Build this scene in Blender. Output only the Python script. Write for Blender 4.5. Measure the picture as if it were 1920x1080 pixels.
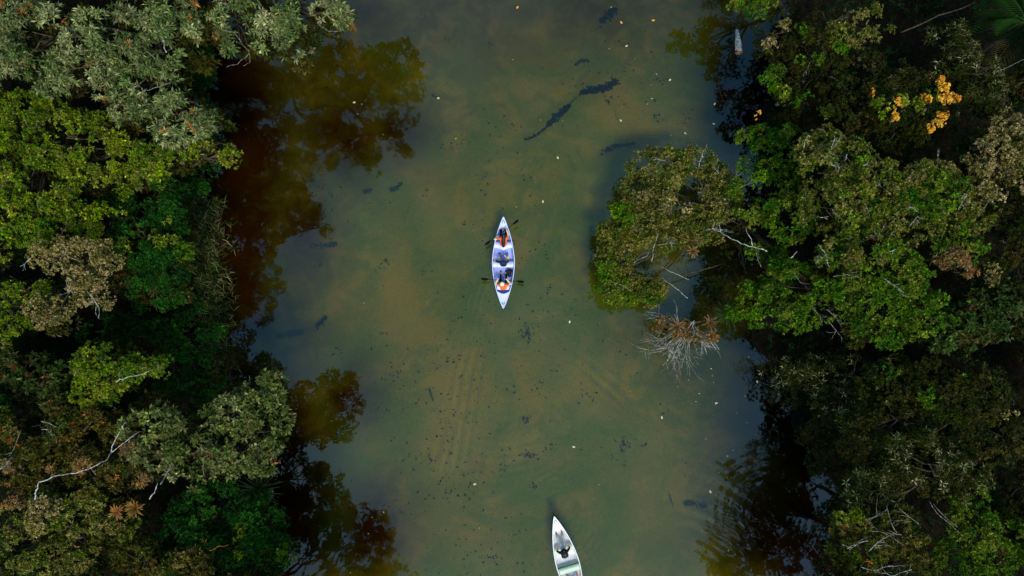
import bpy, math, random
import numpy as np
from mathutils import Vector
R = math.radians
for o in list(bpy.data.objects): bpy.data.objects.remove(o)
sc = bpy.context.scene
COL = sc.collection
rng = np.random.default_rng(11)
random.seed(11)

# ---------------------------------------------------------------- camera, sky, sun, exposure
H = 40.0                       # drone height above the water (m)
PPM = 33.1                     # photograph pixels per metre at water level
cam_d = bpy.data.cameras.new('camera'); cam = bpy.data.objects.new('camera', cam_d); COL.objects.link(cam)
TILT = math.atan(160 / (H * PPM))   # the nadir lies 160 px below the picture's centre
cam.location = (0, 0, H); cam.rotation_euler = (TILT, 0, 0)
cam_d.sensor_width = 36; cam_d.lens = H * 36 / (1920 / PPM); cam_d.clip_end = 2000
sc.camera = cam
SUN_EL, SUN_AZ = R(53), R(164)          # azimuth measured from +Y (image up) towards +X
world = bpy.data.worlds.new('World'); sc.world = world; world.use_nodes = True
wn = world.node_tree.nodes; wl = world.node_tree.links; wn.clear()
sky = wn.new('ShaderNodeTexSky'); sky.sky_type = 'NISHITA'; sky.sun_disc = False
sky.sun_elevation = SUN_EL; sky.sun_rotation = SUN_AZ; sky.air_density = 1.0; sky.dust_density = .5; sky.ozone_density = 2.0
hsv = wn.new('ShaderNodeHueSaturation'); hsv.inputs['Saturation'].default_value = 1.25; hsv.inputs['Hue'].default_value = .476
bg = wn.new('ShaderNodeBackground'); bg.inputs['Strength'].default_value = 0.085
wo = wn.new('ShaderNodeOutputWorld')
# thin broken cloud over the whole dome
tc = wn.new('ShaderNodeTexCoord')
ns = wn.new('ShaderNodeTexNoise'); ns.inputs['Scale'].default_value = 3.2; ns.inputs['Detail'].default_value = 5
cr = wn.new('ShaderNodeValToRGB'); cr.color_ramp.elements[0].position = .42; cr.color_ramp.elements[1].position = .7
cr.color_ramp.elements[0].color = (0, 0, 0, 1); cr.color_ramp.elements[1].color = (.36, .36, .36, 1)
mx = wn.new('ShaderNodeMix'); mx.data_type = 'RGBA'
mx.inputs['B'].default_value = (4.8, 7.2, 7.0, 1)
wl.new(tc.outputs['Generated'], ns.inputs['Vector']); wl.new(ns.outputs['Fac'], cr.inputs['Fac'])
wl.new(sky.outputs[0], hsv.inputs['Color']); wl.new(hsv.outputs[0], mx.inputs['A']); wl.new(cr.outputs['Color'], mx.inputs['Factor'])
wl.new(mx.outputs['Result'], bg.inputs['Color']); wl.new(bg.outputs[0], wo.inputs['Surface'])
sun_d = bpy.data.lights.new('sun', 'SUN'); sun = bpy.data.objects.new('sun', sun_d); COL.objects.link(sun)
sun_d.energy = 2.0; sun_d.angle = R(22); sun_d.color = (1.0, .95, .86)
sd = Vector((math.sin(SUN_AZ) * math.cos(SUN_EL), math.cos(SUN_AZ) * math.cos(SUN_EL), math.sin(SUN_EL)))
sun.rotation_euler = sd.to_track_quat('Z', 'Y').to_euler()
sc.view_settings.view_transform = 'Standard'; sc.view_settings.look = 'None'
sc.view_settings.gamma = 1; sc.view_settings.use_curve_mapping = False
sc.view_settings.exposure = 1.0
sc.cycles.max_bounces = 6; sc.cycles.diffuse_bounces = 3; sc.cycles.glossy_bounces = 3
sc.cycles.transparent_max_bounces = 8; sc.cycles.use_denoising = True

# ---------------------------------------------------------------- helpers
def W(px, py, z=0.0):
    """photograph pixel -> point at height z"""
    f = H * PPM; u, v = (px - 960) / f, -(py - 540) / f
    t = (H - z) / (math.cos(TILT) - v * math.sin(TILT))
    return np.array([u * t, (v * math.cos(TILT) + math.sin(TILT)) * t, z])
def tag(o, label=None, cat=None, group=None, kind=None):
    for k, v in (('label', label), ('category', cat), ('group', group), ('kind', kind)):
        if v: o[k] = v
    return o
def empty(name, loc=(0, 0, 0), rz=0.0):
    o = bpy.data.objects.new(name, None); COL.objects.link(o)
    o.location = loc; o.rotation_euler = (0, 0, rz); o.empty_display_size = .2
    return o
def mesh_np(name, v, faces, smooth=False, col=None, attrs=None):
    """faces: (n,3) or (n,4) int array"""
    me = bpy.data.meshes.new(name); v = np.asarray(v, np.float32); faces = np.asarray(faces, np.int32)
    n, k = faces.shape
    me.vertices.add(len(v)); me.vertices.foreach_set('co', v.ravel())
    me.loops.add(n * k); me.loops.foreach_set('vertex_index', faces.ravel())
    me.polygons.add(n); me.polygons.foreach_set('loop_start', np.arange(0, n * k, k, dtype=np.int32))
    try: me.polygons.foreach_set('loop_total', np.full(n, k, np.int32))
    except Exception: pass
    me.polygons.foreach_set('use_smooth', np.full(n, smooth, bool))
    if col is not None:
        a = me.color_attributes.new('Col', 'FLOAT_COLOR', 'POINT')
        c = np.ones((len(v), 4), np.float32); c[:, :3] = col; a.data.foreach_set('color', c.ravel())
    for nm, val in (attrs or {}).items():
        a = me.attributes.new(nm, 'FLOAT', 'POINT'); a.data.foreach_set('value', np.asarray(val, np.float32))
    me.update(calc_edges=True); me.validate()
    return me
def obj(name, me, mat=None, parent=None):
    o = bpy.data.objects.new(name, me); COL.objects.link(o)
    if mat is not None and not me.materials: me.materials.append(mat)
    if parent is not None: o.parent = parent
    return o
class MB:
    """collects triangles/quads, builds ONE mesh"""
    def __init__(s): s.v = []; s.f = []; s.n = 0
    def add(s, v, f):
        v = np.asarray(v, float); s.v.append(v); s.f += [tuple(i + s.n for i in q) for q in f]; s.n += len(v)
    def tube(s, pts, rad, seg=6, caps=True):
        pts = np.asarray(pts, float); n = len(pts)
        rad = np.broadcast_to(np.asarray(rad, float), (n,))
        V = []; up = None
        for i in range(n):
            t = pts[min(i + 1, n - 1)] - pts[max(i - 1, 0)]; t = t / (np.linalg.norm(t) + 1e-9)
            if up is None: up = np.cross(t, (0, 0, 1) if abs(t[2]) < .9 else (1, 0, 0))
            up = up - t * np.dot(up, t); up /= np.linalg.norm(up) + 1e-9
            b = np.cross(t, up)
            for k in range(seg):
                a = 2 * math.pi * k / seg; V.append(pts[i] + rad[i] * (math.cos(a) * up + math.sin(a) * b))
        F = [(i * seg + k, i * seg + (k + 1) % seg, (i + 1) * seg + (k + 1) % seg, (i + 1) * seg + k) for i in range(n - 1) for k in range(seg)]
        if caps: F += [tuple(range(seg))[::-1], tuple((n - 1) * seg + k for k in range(seg))]
        s.add(V, F)
    def capsule(s, p0, p1, r0, r1, seg=10):
        p0 = np.asarray(p0, float); p1 = np.asarray(p1, float); d = p1 - p0; L = np.linalg.norm(d)
        d = d / L if L > 1e-6 else np.array((0, 0, 1.))
        P = []; Rr = []
        for a in (-85, -55, -25, 0): P.append(p0 + d * r0 * math.sin(R(a))); Rr.append(r0 * math.cos(R(a)))
        for a in (0, 25, 55, 85): P.append(p1 + d * r1 * math.sin(R(a))); Rr.append(r1 * math.cos(R(a)))
        s.tube(P, Rr, seg)
    def box(s, c, d, rz=0.0):
        c = np.asarray(c, float); h = np.asarray(d, float) / 2
        V = []
        for z in (-1, 1):
            for (x, y) in ((-1, -1), (1, -1), (1, 1), (-1, 1)):
                X, Y = x * h[0], y * h[1]
                V.append((c[0] + X * math.cos(rz) - Y * math.sin(rz), c[1] + X * math.sin(rz) + Y * math.cos(rz), c[2] + z * h[2]))
        s.add(V, [(3, 2, 1, 0), (4, 5, 6, 7), (0, 1, 5, 4), (1, 2, 6, 5), (2, 3, 7, 6), (3, 0, 4, 7)])
    def mesh(s, name, smooth=True):
        me = bpy.data.meshes.new(name); me.from_pydata(np.concatenate(s.v).tolist(), [], s.f); me.update()
        if smooth: me.polygons.foreach_set('use_smooth', [True] * len(me.polygons))
        return me
    def build(s, name, mat, parent=None, smooth=True): return obj(name, s.mesh(name, smooth), mat, parent)
    def skin(s, name, mat, parent=None, voxel=.012, ratio=.5, smooth=4):
        """one continuous surface over all the overlapping shapes"""
        o = s.build(name + '_src', mat)
        m = o.modifiers.new('r', 'REMESH'); m.mode = 'VOXEL'; m.voxel_size = voxel
        if smooth: m = o.modifiers.new('s', 'SMOOTH'); m.iterations = smooth; m.factor = .5
        if ratio < 1: m = o.modifiers.new('d', 'DECIMATE'); m.ratio = ratio
        me = bpy.data.meshes.new_from_object(o.evaluated_get(bpy.context.evaluated_depsgraph_get()))
        src = o.data; bpy.data.objects.remove(o); bpy.data.meshes.remove(src)
        me.name = name; me.polygons.foreach_set('use_smooth', [True] * len(me.polygons))
        me.materials.clear(); me.materials.append(mat)
        return obj(name, me, None, parent)
def vnoise(p, seed=0):
    """cheap smooth 3-D noise in about -1..1"""
    r = np.random.default_rng(seed); out = np.zeros(len(p))
    for k in range(6):
        d = r.normal(size=3); d /= np.linalg.norm(d); f = r.uniform(.7, 1.8)
        out += np.sin(p @ (d * f) + r.uniform(0, 6.28) + 1.3 * np.sin(p @ (r.normal(size=3) * .5)))
    return out / 3.2

# ---------------------------------------------------------------- materials
def nodes(name):
    m = bpy.data.materials.new(name); m.use_nodes = True; nt = m.node_tree; nt.nodes.clear()
    return m, nt.nodes, nt.links, nt.nodes.new('ShaderNodeOutputMaterial')
def simple(name, col, rough=.5, spec=.3, var=.15, scale=8.0, bump=.0):
    m, n, l, out = nodes(name)
    b = n.new('ShaderNodeBsdfPrincipled'); b.inputs['Roughness'].default_value = rough; b.inputs['Specular IOR Level'].default_value = spec
    t = n.new('ShaderNodeTexCoord'); no = n.new('ShaderNodeTexNoise'); no.inputs['Scale'].default_value = scale; no.inputs['Detail'].default_value = 6
    mp = n.new('ShaderNodeMapRange'); mp.inputs['From Min'].default_value = .3; mp.inputs['From Max'].default_value = .7
    mp.inputs['To Min'].default_value = 1 - var; mp.inputs['To Max'].default_value = 1 + var
    mu = n.new('ShaderNodeVectorMath'); mu.operation = 'SCALE'; mu.inputs[0].default_value = col
    l.new(t.outputs['Object'], no.inputs['Vector']); l.new(no.outputs['Fac'], mp.inputs['Value']); l.new(mp.outputs[0], mu.inputs['Scale'])
    l.new(mu.outputs[0], b.inputs['Base Color'])
    if bump:
        bu = n.new('ShaderNodeBump'); bu.inputs['Strength'].default_value = bump; bu.inputs['Distance'].default_value = .02
        l.new(no.outputs['Fac'], bu.inputs['Height']); l.new(bu.outputs[0], b.inputs['Normal'])
    l.new(b.outputs[0], out.inputs['Surface'])
    return m
def leaf_material():
    m, n, l, out = nodes('leaf')
    a = n.new('ShaderNodeVertexColor'); a.layer_name = 'Col'
    b = n.new('ShaderNodeBsdfPrincipled'); b.inputs['Roughness'].default_value = .5; b.inputs['Specular IOR Level'].default_value = .07
    t = n.new('ShaderNodeBsdfTranslucent'); mx = n.new('ShaderNodeMixShader'); mx.inputs[0].default_value = .24
    l.new(a.outputs[0], b.inputs['Base Color']); l.new(a.outputs[0], t.inputs['Color'])
    l.new(b.outputs[0], mx.inputs[1]); l.new(t.outputs[0], mx.inputs[2]); l.new(mx.outputs[0], out.inputs['Surface'])
    return m
def water_material():
    m, n, l, out = nodes('water')
    tr = n.new('ShaderNodeBsdfTransparent'); tr.inputs['Color'].default_value = (.90, .84, .34, 1)
    gl = n.new('ShaderNodeBsdfGlossy'); gl.inputs['Roughness'].default_value = .012; gl.inputs['Color'].default_value = (1, 1, 1, 1)
    fr = n.new('ShaderNodeFresnel'); fr.inputs['IOR'].default_value = 1.74
    t = n.new('ShaderNodeTexCoord'); no = n.new('ShaderNodeTexNoise'); no.inputs['Scale'].default_value = 3.5; no.inputs['Detail'].default_value = 3
    bu = n.new('ShaderNodeBump'); bu.inputs['Strength'].default_value = .06; bu.inputs['Distance'].default_value = .02
    l.new(t.outputs['Object'], no.inputs['Vector']); l.new(no.outputs['Fac'], bu.inputs['Height'])
    l.new(bu.outputs[0], gl.inputs['Normal']); l.new(bu.outputs[0], fr.inputs['Normal'])
    mx = n.new('ShaderNodeMixShader'); l.new(fr.outputs[0], mx.inputs[0]); l.new(tr.outputs[0], mx.inputs[1]); l.new(gl.outputs[0], mx.inputs[2])
    l.new(mx.outputs[0], out.inputs['Surface'])
    return m
def bed_material():
    """attributes: sand (pinkish tan patches), deep (brown bank mud plus painted tree reflections), bank (forest soil)"""
    m, n, l, out = nodes('river_bed')
    t = n.new('ShaderNodeTexCoord')
    def noise(scale, detail=6, rough=.6, vec=None):
        x = n.new('ShaderNodeTexNoise'); x.inputs['Scale'].default_value = scale; x.inputs['Detail'].default_value = detail; x.inputs['Roughness'].default_value = rough
        l.new(vec or t.outputs['Object'], x.inputs['Vector']); return x
    def attr(nm):
        a = n.new('ShaderNodeAttribute'); a.attribute_name = nm; return a.outputs['Fac']
    def mix(fac, A, B):
        x = n.new('ShaderNodeMix'); x.data_type = 'RGBA'
        if isinstance(fac, float): x.inputs['Factor'].default_value = fac
        else: l.new(fac, x.inputs['Factor'])
        for k, s in (('A', A), ('B', B)):
            if isinstance(s, tuple): x.inputs[k].default_value = s
            else: l.new(s, x.inputs[k])
        return x.outputs['Result']
    def ramp(s, a, b, lo=0., hi=1.):
        x = n.new('ShaderNodeMapRange'); x.inputs['From Min'].default_value = a; x.inputs['From Max'].default_value = b
        x.inputs['To Min'].default_value = lo; x.inputs['To Max'].default_value = hi; l.new(s, x.inputs['Value']); return x.outputs[0]
    def math_(op, a, b):
        x = n.new('ShaderNodeMath'); x.operation = op; x.use_clamp = True
        for i, s in enumerate((a, b)):
            if isinstance(s, float): x.inputs[i].default_value = s
            else: l.new(s, x.inputs[i])
        return x.outputs[0]
    big = noise(.2, 5); big.inputs['Distortion'].default_value = 1.2; mid = noise(.7, 6); mid.inputs['Distortion'].default_value = .8; fine = noise(5, 5); grain = noise(15, 4, .75)
    green = mix(ramp(big.outputs['Fac'], .42, .58), (.125, .215, .048, 1), (.295, .262, .078, 1))
    green = mix(ramp(mid.outputs['Fac'], .46, .64, 0, .8), green, (.100, .220, .080, 1))
    sandf = math_('ADD', attr('sand'), ramp(mid.outputs['Fac'], .32, .68, -.35, .35))
    c = mix(ramp(sandf, .15, .85, 0, .75), green, (.37, .30, .195, 1))
    gr = math_('MULTIPLY', ramp(grain.outputs['Fac'], .42, .62), ramp(fine.outputs['Fac'], .35, .6, .2, 1.))
    c = mix(math_('MULTIPLY', gr, .28), c, (.40, .34, .24, 1))
    dk = math_('MULTIPLY', ramp(grain.outputs['Fac'], .5, .36), .5)
    c = mix(dk, c, (.09, .085, .03, 1))
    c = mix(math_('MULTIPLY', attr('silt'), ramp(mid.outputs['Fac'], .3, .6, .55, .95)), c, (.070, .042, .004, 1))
    mud_mirror_f = math_('ADD', attr('deep'), ramp(mid.outputs['Fac'], .3, .7, -.15, .15))
    c = mix(mud_mirror_f, c, (.038, .013, .0015, 1))  # bank mud, and brown painted under the mirrored trees
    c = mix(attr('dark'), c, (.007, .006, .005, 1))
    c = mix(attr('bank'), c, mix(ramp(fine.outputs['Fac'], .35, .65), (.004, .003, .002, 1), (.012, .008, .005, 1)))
    b = n.new('ShaderNodeBsdfPrincipled'); b.inputs['Roughness'].default_value = .95; b.inputs['Specular IOR Level'].default_value = .05
    l.new(c, b.inputs['Base Color'])
    bu = n.new('ShaderNodeBump'); bu.inputs['Strength'].default_value = .4; bu.inputs['Distance'].default_value = .05
    l.new(fine.outputs['Fac'], bu.inputs['Height']); l.new(bu.outputs[0], b.inputs['Normal'])
    l.new(b.outputs[0], out.inputs['Surface'])
    return m
def bark_material(name, a, b, scale=7):
    m, n, l, out = nodes(name)
    t = n.new('ShaderNodeTexCoord'); no = n.new('ShaderNodeTexNoise'); no.inputs['Scale'].default_value = scale; no.inputs['Detail'].default_value = 6
    r = n.new('ShaderNodeValToRGB'); r.color_ramp.elements[0].position = .4; r.color_ramp.elements[1].position = .6
    r.color_ramp.elements[0].color = (*a, 1); r.color_ramp.elements[1].color = (*b, 1)
    p = n.new('ShaderNodeBsdfPrincipled'); p.inputs['Roughness'].default_value = .85; p.inputs['Specular IOR Level'].default_value = .15
    bu = n.new('ShaderNodeBump'); bu.inputs['Strength'].default_value = .5; bu.inputs['Distance'].default_value = .02
    l.new(t.outputs['Object'], no.inputs['Vector']); l.new(no.outputs['Fac'], r.inputs['Fac']); l.new(r.outputs[0], p.inputs['Base Color'])
    l.new(no.outputs['Fac'], bu.inputs['Height']); l.new(bu.outputs[0], p.inputs['Normal']); l.new(p.outputs[0], out.inputs['Surface'])
    return m
M = dict(leaf=leaf_material(), water=water_material(), bed=bed_material(),
         bark=bark_material('bark', (.03, .022, .014), (.075, .055, .035)),
         pale=bark_material('pale_bark', (.07, .06, .045), (.30, .27, .22), 11),
         white=bark_material('white_bark', (.14, .125, .11), (.50, .48, .46), 9),
         rust=bark_material('rust_wood', (.12, .035, .008), (.36, .11, .02), 9))

# ---------------------------------------------------------------- terrain and water
LB = [(-1800, 300), (-500, 380), (0, 395), (200, 395), (350, 385), (450, 415), (650, 432), (750, 455), (900, 492), (1080, 512), (1500, 540), (2600, 600)]
RB = [(-1800, 1500), (-500, 1500), (0, 1470), (100, 1452), (200, 1436), (300, 1424), (500, 1425), (650, 1425), (750, 1480), (900, 1545), (1080, 1570), (1500, 1600), (2600, 1500)]
def bank_x(tab, y):
    q = np.array([W(b, min(a, 1700) if a > 0 else max(a, -700)) for a, b in tab]); q = q[np.argsort(q[:, 1])]
    return np.interp(y, q[:, 1], q[:, 0])
def axis(lo, hi, step, far):
    a = np.arange(lo, hi + step / 2, step); e = np.array([6, 15, 35, 80, 180, far]); e = e[e > 0]
    return np.concatenate([(lo - e)[::-1], a, hi + e])
def land(x, y):
    dl = x - bank_x(LB, y) + .35 * np.sin(y * 1.3) + .2 * np.sin(y * 3.1 + 1)
    dr = bank_x(RB, y) - x + .35 * np.sin(y * 1.1 + 2) + .2 * np.sin(y * 2.7)
    d = np.minimum(dl, dr)                                            # > 0 in the river
    z = np.where(d > 0, -.9 * (1 - np.exp(-d / 1.6)), .75 * (1 - np.exp(d / 1.5)))
    p = np.stack([x, y, x * 0], -1).reshape(-1, 3)
    z = z + .05 * vnoise(p * 1.7, 3).reshape(x.shape) + .05 * vnoise(p * .5, 4).reshape(x.shape)
    return z, d
def gauss(x, y, lst):
    s = np.zeros_like(x)
    for (px, py, rx, ry, a, rot) in lst:
        c = W(px, py); u = (x - c[0]) * PPM; v = -(y - c[1]) * PPM; k = R(rot)
        U = u * math.cos(k) + v * math.sin(k); V = -u * math.sin(k) + v * math.cos(k)
        s = np.maximum(s, a * np.exp(-(U / rx) ** 2 - (V / ry) ** 2))
    return s
ax = axis(-20, 22, .25, 500); ay = axis(-18, 27, .25, 500)
X, Y = np.meshgrid(ax, ay); Z, D = land(X, Y)
SAND = [(850, 800, 70, 150, 1, 8), (740, 560, 40, 150, .8, 0), (830, 400, 70, 90, .6, 0), (790, 320, 80, 60, .6, 20), (1000, 640, 80, 90, .45, 0), (1160, 190, 60, 80, .5, 0),
        (1100, 720, 120, 40, .6, 45), (760, 1000, 110, 70, .5, 0), (920, 1030, 80, 70, .5, 0), (1180, 850, 80, 90, .4, 0), (1010, 60, 130, 80, .5, 0), (620, 560, 90, 60, .3, 0), (1230, 160, 50, 70, .3, 0), (690, 850, 60, 50, .4, 0), (1220, 960, 60, 60, .4, 0)]
DEEP_AND_MIRROR = [(1390, 190, 95, 190, 1, -8), (1420, 760, 110, 130, .85, 0), (1300, 560, 110, 120, .6, 0), (440, 300, 170, 420, .95, 0), (520, 900, 130, 300, .9, 0), (1190, 270, 80, 22, .55, -20), (480, 620, 60, 60, .6, 0),
        (1470, 1000, 150, 160, .95, 0), (560, 620, 60, 20, .5, -15), (640, 60, 120, 100, .3, 0), (650, 250, 140, 120, .95, 0), (740, 240, 85, 85, .95, 0), (650, 750, 70, 80, 1, 0), (690, 1000, 80, 110, 1, 0), (560, 420, 90, 160, .9, 0), (1180, 640, 60, 40, .3, 0), (1320, 690, 80, 60, .5, 0)]  # left and bottom patches paint the tree reflections into the bed colour
sand = gauss(X, Y, SAND); deep = gauss(X, Y, [q for q in DEEP_AND_MIRROR if q[0] < 1100 or q[1] > 950]); dark = gauss(X, Y, [q for q in DEEP_AND_MIRROR if q[0] >= 1100 and q[1] <= 950])
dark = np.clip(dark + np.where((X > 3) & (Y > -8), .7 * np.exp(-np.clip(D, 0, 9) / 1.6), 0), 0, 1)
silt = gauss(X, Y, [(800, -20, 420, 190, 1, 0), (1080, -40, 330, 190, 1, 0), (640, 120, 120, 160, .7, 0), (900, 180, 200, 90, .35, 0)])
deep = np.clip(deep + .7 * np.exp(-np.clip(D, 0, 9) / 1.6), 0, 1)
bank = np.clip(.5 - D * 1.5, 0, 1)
ny, nx = X.shape; idx = np.arange(nx * ny).reshape(ny, nx)
F = np.stack([idx[:-1, :-1], idx[:-1, 1:], idx[1:, 1:], idx[1:, :-1]], -1).reshape(-1, 4)
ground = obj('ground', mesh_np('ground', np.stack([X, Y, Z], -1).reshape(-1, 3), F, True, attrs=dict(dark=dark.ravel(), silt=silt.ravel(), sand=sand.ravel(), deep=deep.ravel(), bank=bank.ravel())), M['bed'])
tag(ground, 'sandy olive river bed rising into dark forest soil', kind='structure')

def seg_dist(x, y, pts):
    """signed distance to a polyline (metres) and position along it 0..1"""
    best = np.full(x.shape, 1e9); sg = np.zeros_like(best); tt = np.zeros_like(best); n = len(pts) - 1
    for i in range(n):
        a, b = W(*pts[i])[:2], W(*pts[i + 1])[:2]; d = b - a; L2 = d @ d
        t = np.clip(((x - a[0]) * d[0] + (y - a[1]) * d[1]) / L2, 0, 1)
        qx = x - a[0] - t * d[0]; qy = y - a[1] - t * d[1]; q = np.hypot(qx, qy); m = q < best
        best = np.where(m, q, best); sg = np.where(m, np.sign(d[0] * qy - d[1] * qx), sg); tt = np.where(m, (i + t) / n, tt)
    return best * sg, tt
wx = axis(-16, 18, .1, 500); wy = axis(-13, 23.5, .1, 500)
wx = wx[(wx > -60) & (wx < 60)]
X, Y = np.meshgrid(wx, wy); Zw = np.zeros_like(X)
rr = np.random.default_rng(5)
for k in range(14):                                                    # faint breeze
    a = rr.uniform(0, 6.28); lam = rr.uniform(.7, 2.6); Zw += .00022 * lam * np.sin((X * math.cos(a) + Y * math.sin(a)) * 6.28 / lam + rr.uniform(0, 6.28))
pn = np.stack([X, Y, X * 0], -1).reshape(-1, 3); MOD = np.clip(.7 + .6 * vnoise(pn * .9, 21), 0, 1.4).reshape(X.shape); WARP = .07 * vnoise(pn * 1.1, 22).reshape(X.shape)
def wave(poly, lam, amp, sig, chirp=0.):
    global Zw
    d, t = seg_dist(X, Y, poly); win = np.exp(-(d / sig) ** 2) * np.sin(np.pi * np.clip(t, 0.001, .999)) ** .6
    Zw += amp * win * MOD * np.cos(6.28 * (d + WARP) / (lam * (1 + chirp * t)))
wave([(905, 590), (885, 700), (850, 900)], .44, .024, 1.1, .3)
wave([(1010, 600), (1090, 690), (1200, 790)], .44, .024, .8, .35)
wave([(930, 440), (890, 560), (860, 680)], .35, .005, .35)
wave([(965, 470), (985, 560), (1010, 640)], .35, .002, .35)
def rings(px, py, lam, amp, r0, r1, a0=None, aw=None):
    global Zw
    c = W(px, py); d = np.hypot(X - c[0], Y - c[1]); win = np.exp(-((d - (r0 + r1) / 2) / ((r1 - r0) / 2)) ** 4)
    if a0 is not None:
        an = np.arctan2(-(Y - c[1]), X - c[0]); da = (an - R(a0) + np.pi) % (2 * np.pi) - np.pi; win = win * np.exp(-(da / R(aw)) ** 2)
    Zw += amp * win * MOD * np.cos(6.28 * (d + WARP) / lam)
rings(985, 640, .36, .003, .3, 4.0, 80, 60)
rings(940, 700, .5, .002, 2, 6, 90, 40)
rings(1205, 1235, .70, .014, 6.4, 11.0, -55, 11)                        # rings that break up the mirrored tree
rings(1440, 960, .5, .004, .2, 3.5)
rings(1056, 980, .35, .0025, .3, 2.5)
rings(700, 1000, .6, .0016, .5, 4)
ny, nx = X.shape; idx = np.arange(nx * ny).reshape(ny, nx)
F = np.stack([idx[:-1, :-1], idx[:-1, 1:], idx[1:, 1:], idx[1:, :-1]], -1).reshape(-1, 4)
water = obj('river_water', mesh_np('river_water', np.stack([X, Y, Zw], -1).reshape(-1, 3), F, True), M['water'])
tag(water, 'clear shallow tannin river mirroring sky and trees', kind='structure')

# ---------------------------------------------------------------- foliage
def unit(v): return v / (np.linalg.norm(v, axis=-1, keepdims=True) + 1e-9)
SP = dict(   # leaf length, width, leaves per sprig, clump radius, sprigs per clump, leaf lift range (deg), colours, jitter
    silver=dict(L=.27, w=.075, n=8, rc=.6, k=24, lift=(5, 60), cols=[(.125, .14, .055), (.075, .10, .034), (.17, .17, .085), (.042, .07, .02)], acc=[((.42, .13, .02), .012)]),
    lime=dict(L=.16, w=.068, n=8, rc=.48, k=34, lift=(10, 65), cols=[(.075, .115, .006), (.11, .14, .012), (.035, .075, .005), (.13, .14, .03)], acc=[((.16, .13, .05), .03)]),
    green=dict(L=.18, w=.07, n=9, rc=.46, k=26, lift=(10, 65), cols=[(.042, .095, .006), (.07, .115, .012), (.02, .06, .005), (.11, .125, .03)], acc=[]),
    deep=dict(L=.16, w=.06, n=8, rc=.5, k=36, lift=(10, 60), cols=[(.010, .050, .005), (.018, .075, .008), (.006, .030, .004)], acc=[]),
    tan=dict(L=.10, w=.06, n=10, rc=.36, k=34, lift=(15, 75), cols=[(.30, .235, .10), (.19, .155, .05), (.38, .29, .14), (.08, .08, .016)], acc=[((.05, .07, .015), .12)]),
    olive=dict(L=.16, w=.065, n=9, rc=.37, k=19, lift=(15, 70), cols=[(.10, .115, .024), (.15, .14, .048), (.045, .072, .008), (.18, .155, .065)], acc=[((.05, .09, .015), .10)]),
    broad=dict(L=.25, w=.10, n=7, rc=.55, k=19, lift=(5, 55), cols=[(.11, .125, .042), (.07, .09, .028), (.15, .15, .07), (.04, .06, .016)], acc=[((.3, .1, .03), .012)]),
    brown=dict(L=.20, w=.075, n=8, rc=.55, k=26, lift=(10, 60), cols=[(.065, .055, .013), (.035, .036, .008), (.10, .08, .028), (.028, .045, .008)], acc=[((.25, .08, .02), .03)]),
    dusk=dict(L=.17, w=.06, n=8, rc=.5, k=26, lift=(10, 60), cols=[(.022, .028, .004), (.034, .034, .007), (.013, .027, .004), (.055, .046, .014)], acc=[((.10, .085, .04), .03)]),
    willow=dict(L=.27, w=.045, n=6, rc=.6, k=17, lift=(0, 45), cols=[(.03, .036, .008), (.018, .024, .005), (.05, .055, .014), (.022, .03, .006)], acc=[((.30, .28, .13), .10), ((.16, .16, .06), .12)]),
    glossy=dict(L=.30, w=.13, n=8, rc=.6, k=14, lift=(5, 45), cols=[(.02, .048, .007), (.035, .06, .01), (.045, .045, .01)], acc=[((.12, .035, .012), .03)]),
    blossom=dict(L=.11, w=.08, n=7, rc=.16, k=14, lift=(10, 70), cols=[(.85, .36, .03), (.88, .42, .06), (.75, .28, .02)], acc=[]),
    amber=dict(L=.18, w=.06, n=8, rc=.34, k=20, lift=(10, 60), cols=[(.26, .13, .035), (.20, .11, .03), (.15, .11, .05)], acc=[]),
)
SAT = dict(silver=1.15, lime=1.25, green=1.3, deep=1.1, tan=1.12, olive=1.3, broad=1.25, brown=1.25, dusk=1.25, willow=1.2, glossy=1.0, blossom=1.0, amber=1.0)
for k_, v_ in SP.items():
    v_['cols'] = [tuple(max(.002, sum(c_) / 3 + (x_ - sum(c_) / 3) * SAT[k_]) * dict(silver=1.3, lime=1.15, green=1.15, dusk=.85).get(k_, 1.) for x_ in c_) for c_ in v_['cols']]
def leaves_from(P, axis_, clump_col, sp, r):
    """P, axis_ : sprig points and axes; returns kite-shaped leaves, folded along the midrib"""
    n = sp['n']; N = len(P)
    P = np.repeat(P, n, 0); A = np.repeat(axis_, n, 0); C = np.repeat(clump_col, n, 0)
    th = np.tile(np.arange(n) * 2 * np.pi / n, N) + np.repeat(r.uniform(0, 6.28, N), n) + r.normal(0, .35, N * n)
    ref = np.where(np.abs(A[:, 2:3]) < .9, np.array([[0, 0, 1.]]), np.array([[1., 0, 0]]))
    u = unit(np.cross(A, ref)); v = np.cross(A, u)
    rad = u * np.cos(th)[:, None] + v * np.sin(th)[:, None]
    ph = np.radians(r.uniform(*sp['lift'], N * n))[:, None]
    d = rad * np.cos(ph) + A * np.sin(ph); d = unit(d + r.normal(0, .12, d.shape) - np.array([0, 0, .08]))
    side = unit(np.cross(d, A) + 1e-6); nrm = np.cross(side, d)
    L = (sp['L'] * r.uniform(.6, 1.2, N * n))[:, None]; w = (sp['w'] * r.uniform(.7, 1.2, N * n))[:, None]
    b = P + d * L * .08; m = P + d * L * .55; t = P + d * L - np.array([0, 0, .12]) * L
    V = np.stack([b, m + side * w * .5 + nrm * w * .18, t, m - side * w * .5 + nrm * w * .18], 1).reshape(-1, 3)
    C = C * np.exp(r.normal(-.08, .42, (N * n, 1))) * (1 + r.normal(0, .07, (N * n, 3)))
    return V, np.repeat(np.clip(C, .003, .85), 4, 0)
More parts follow.
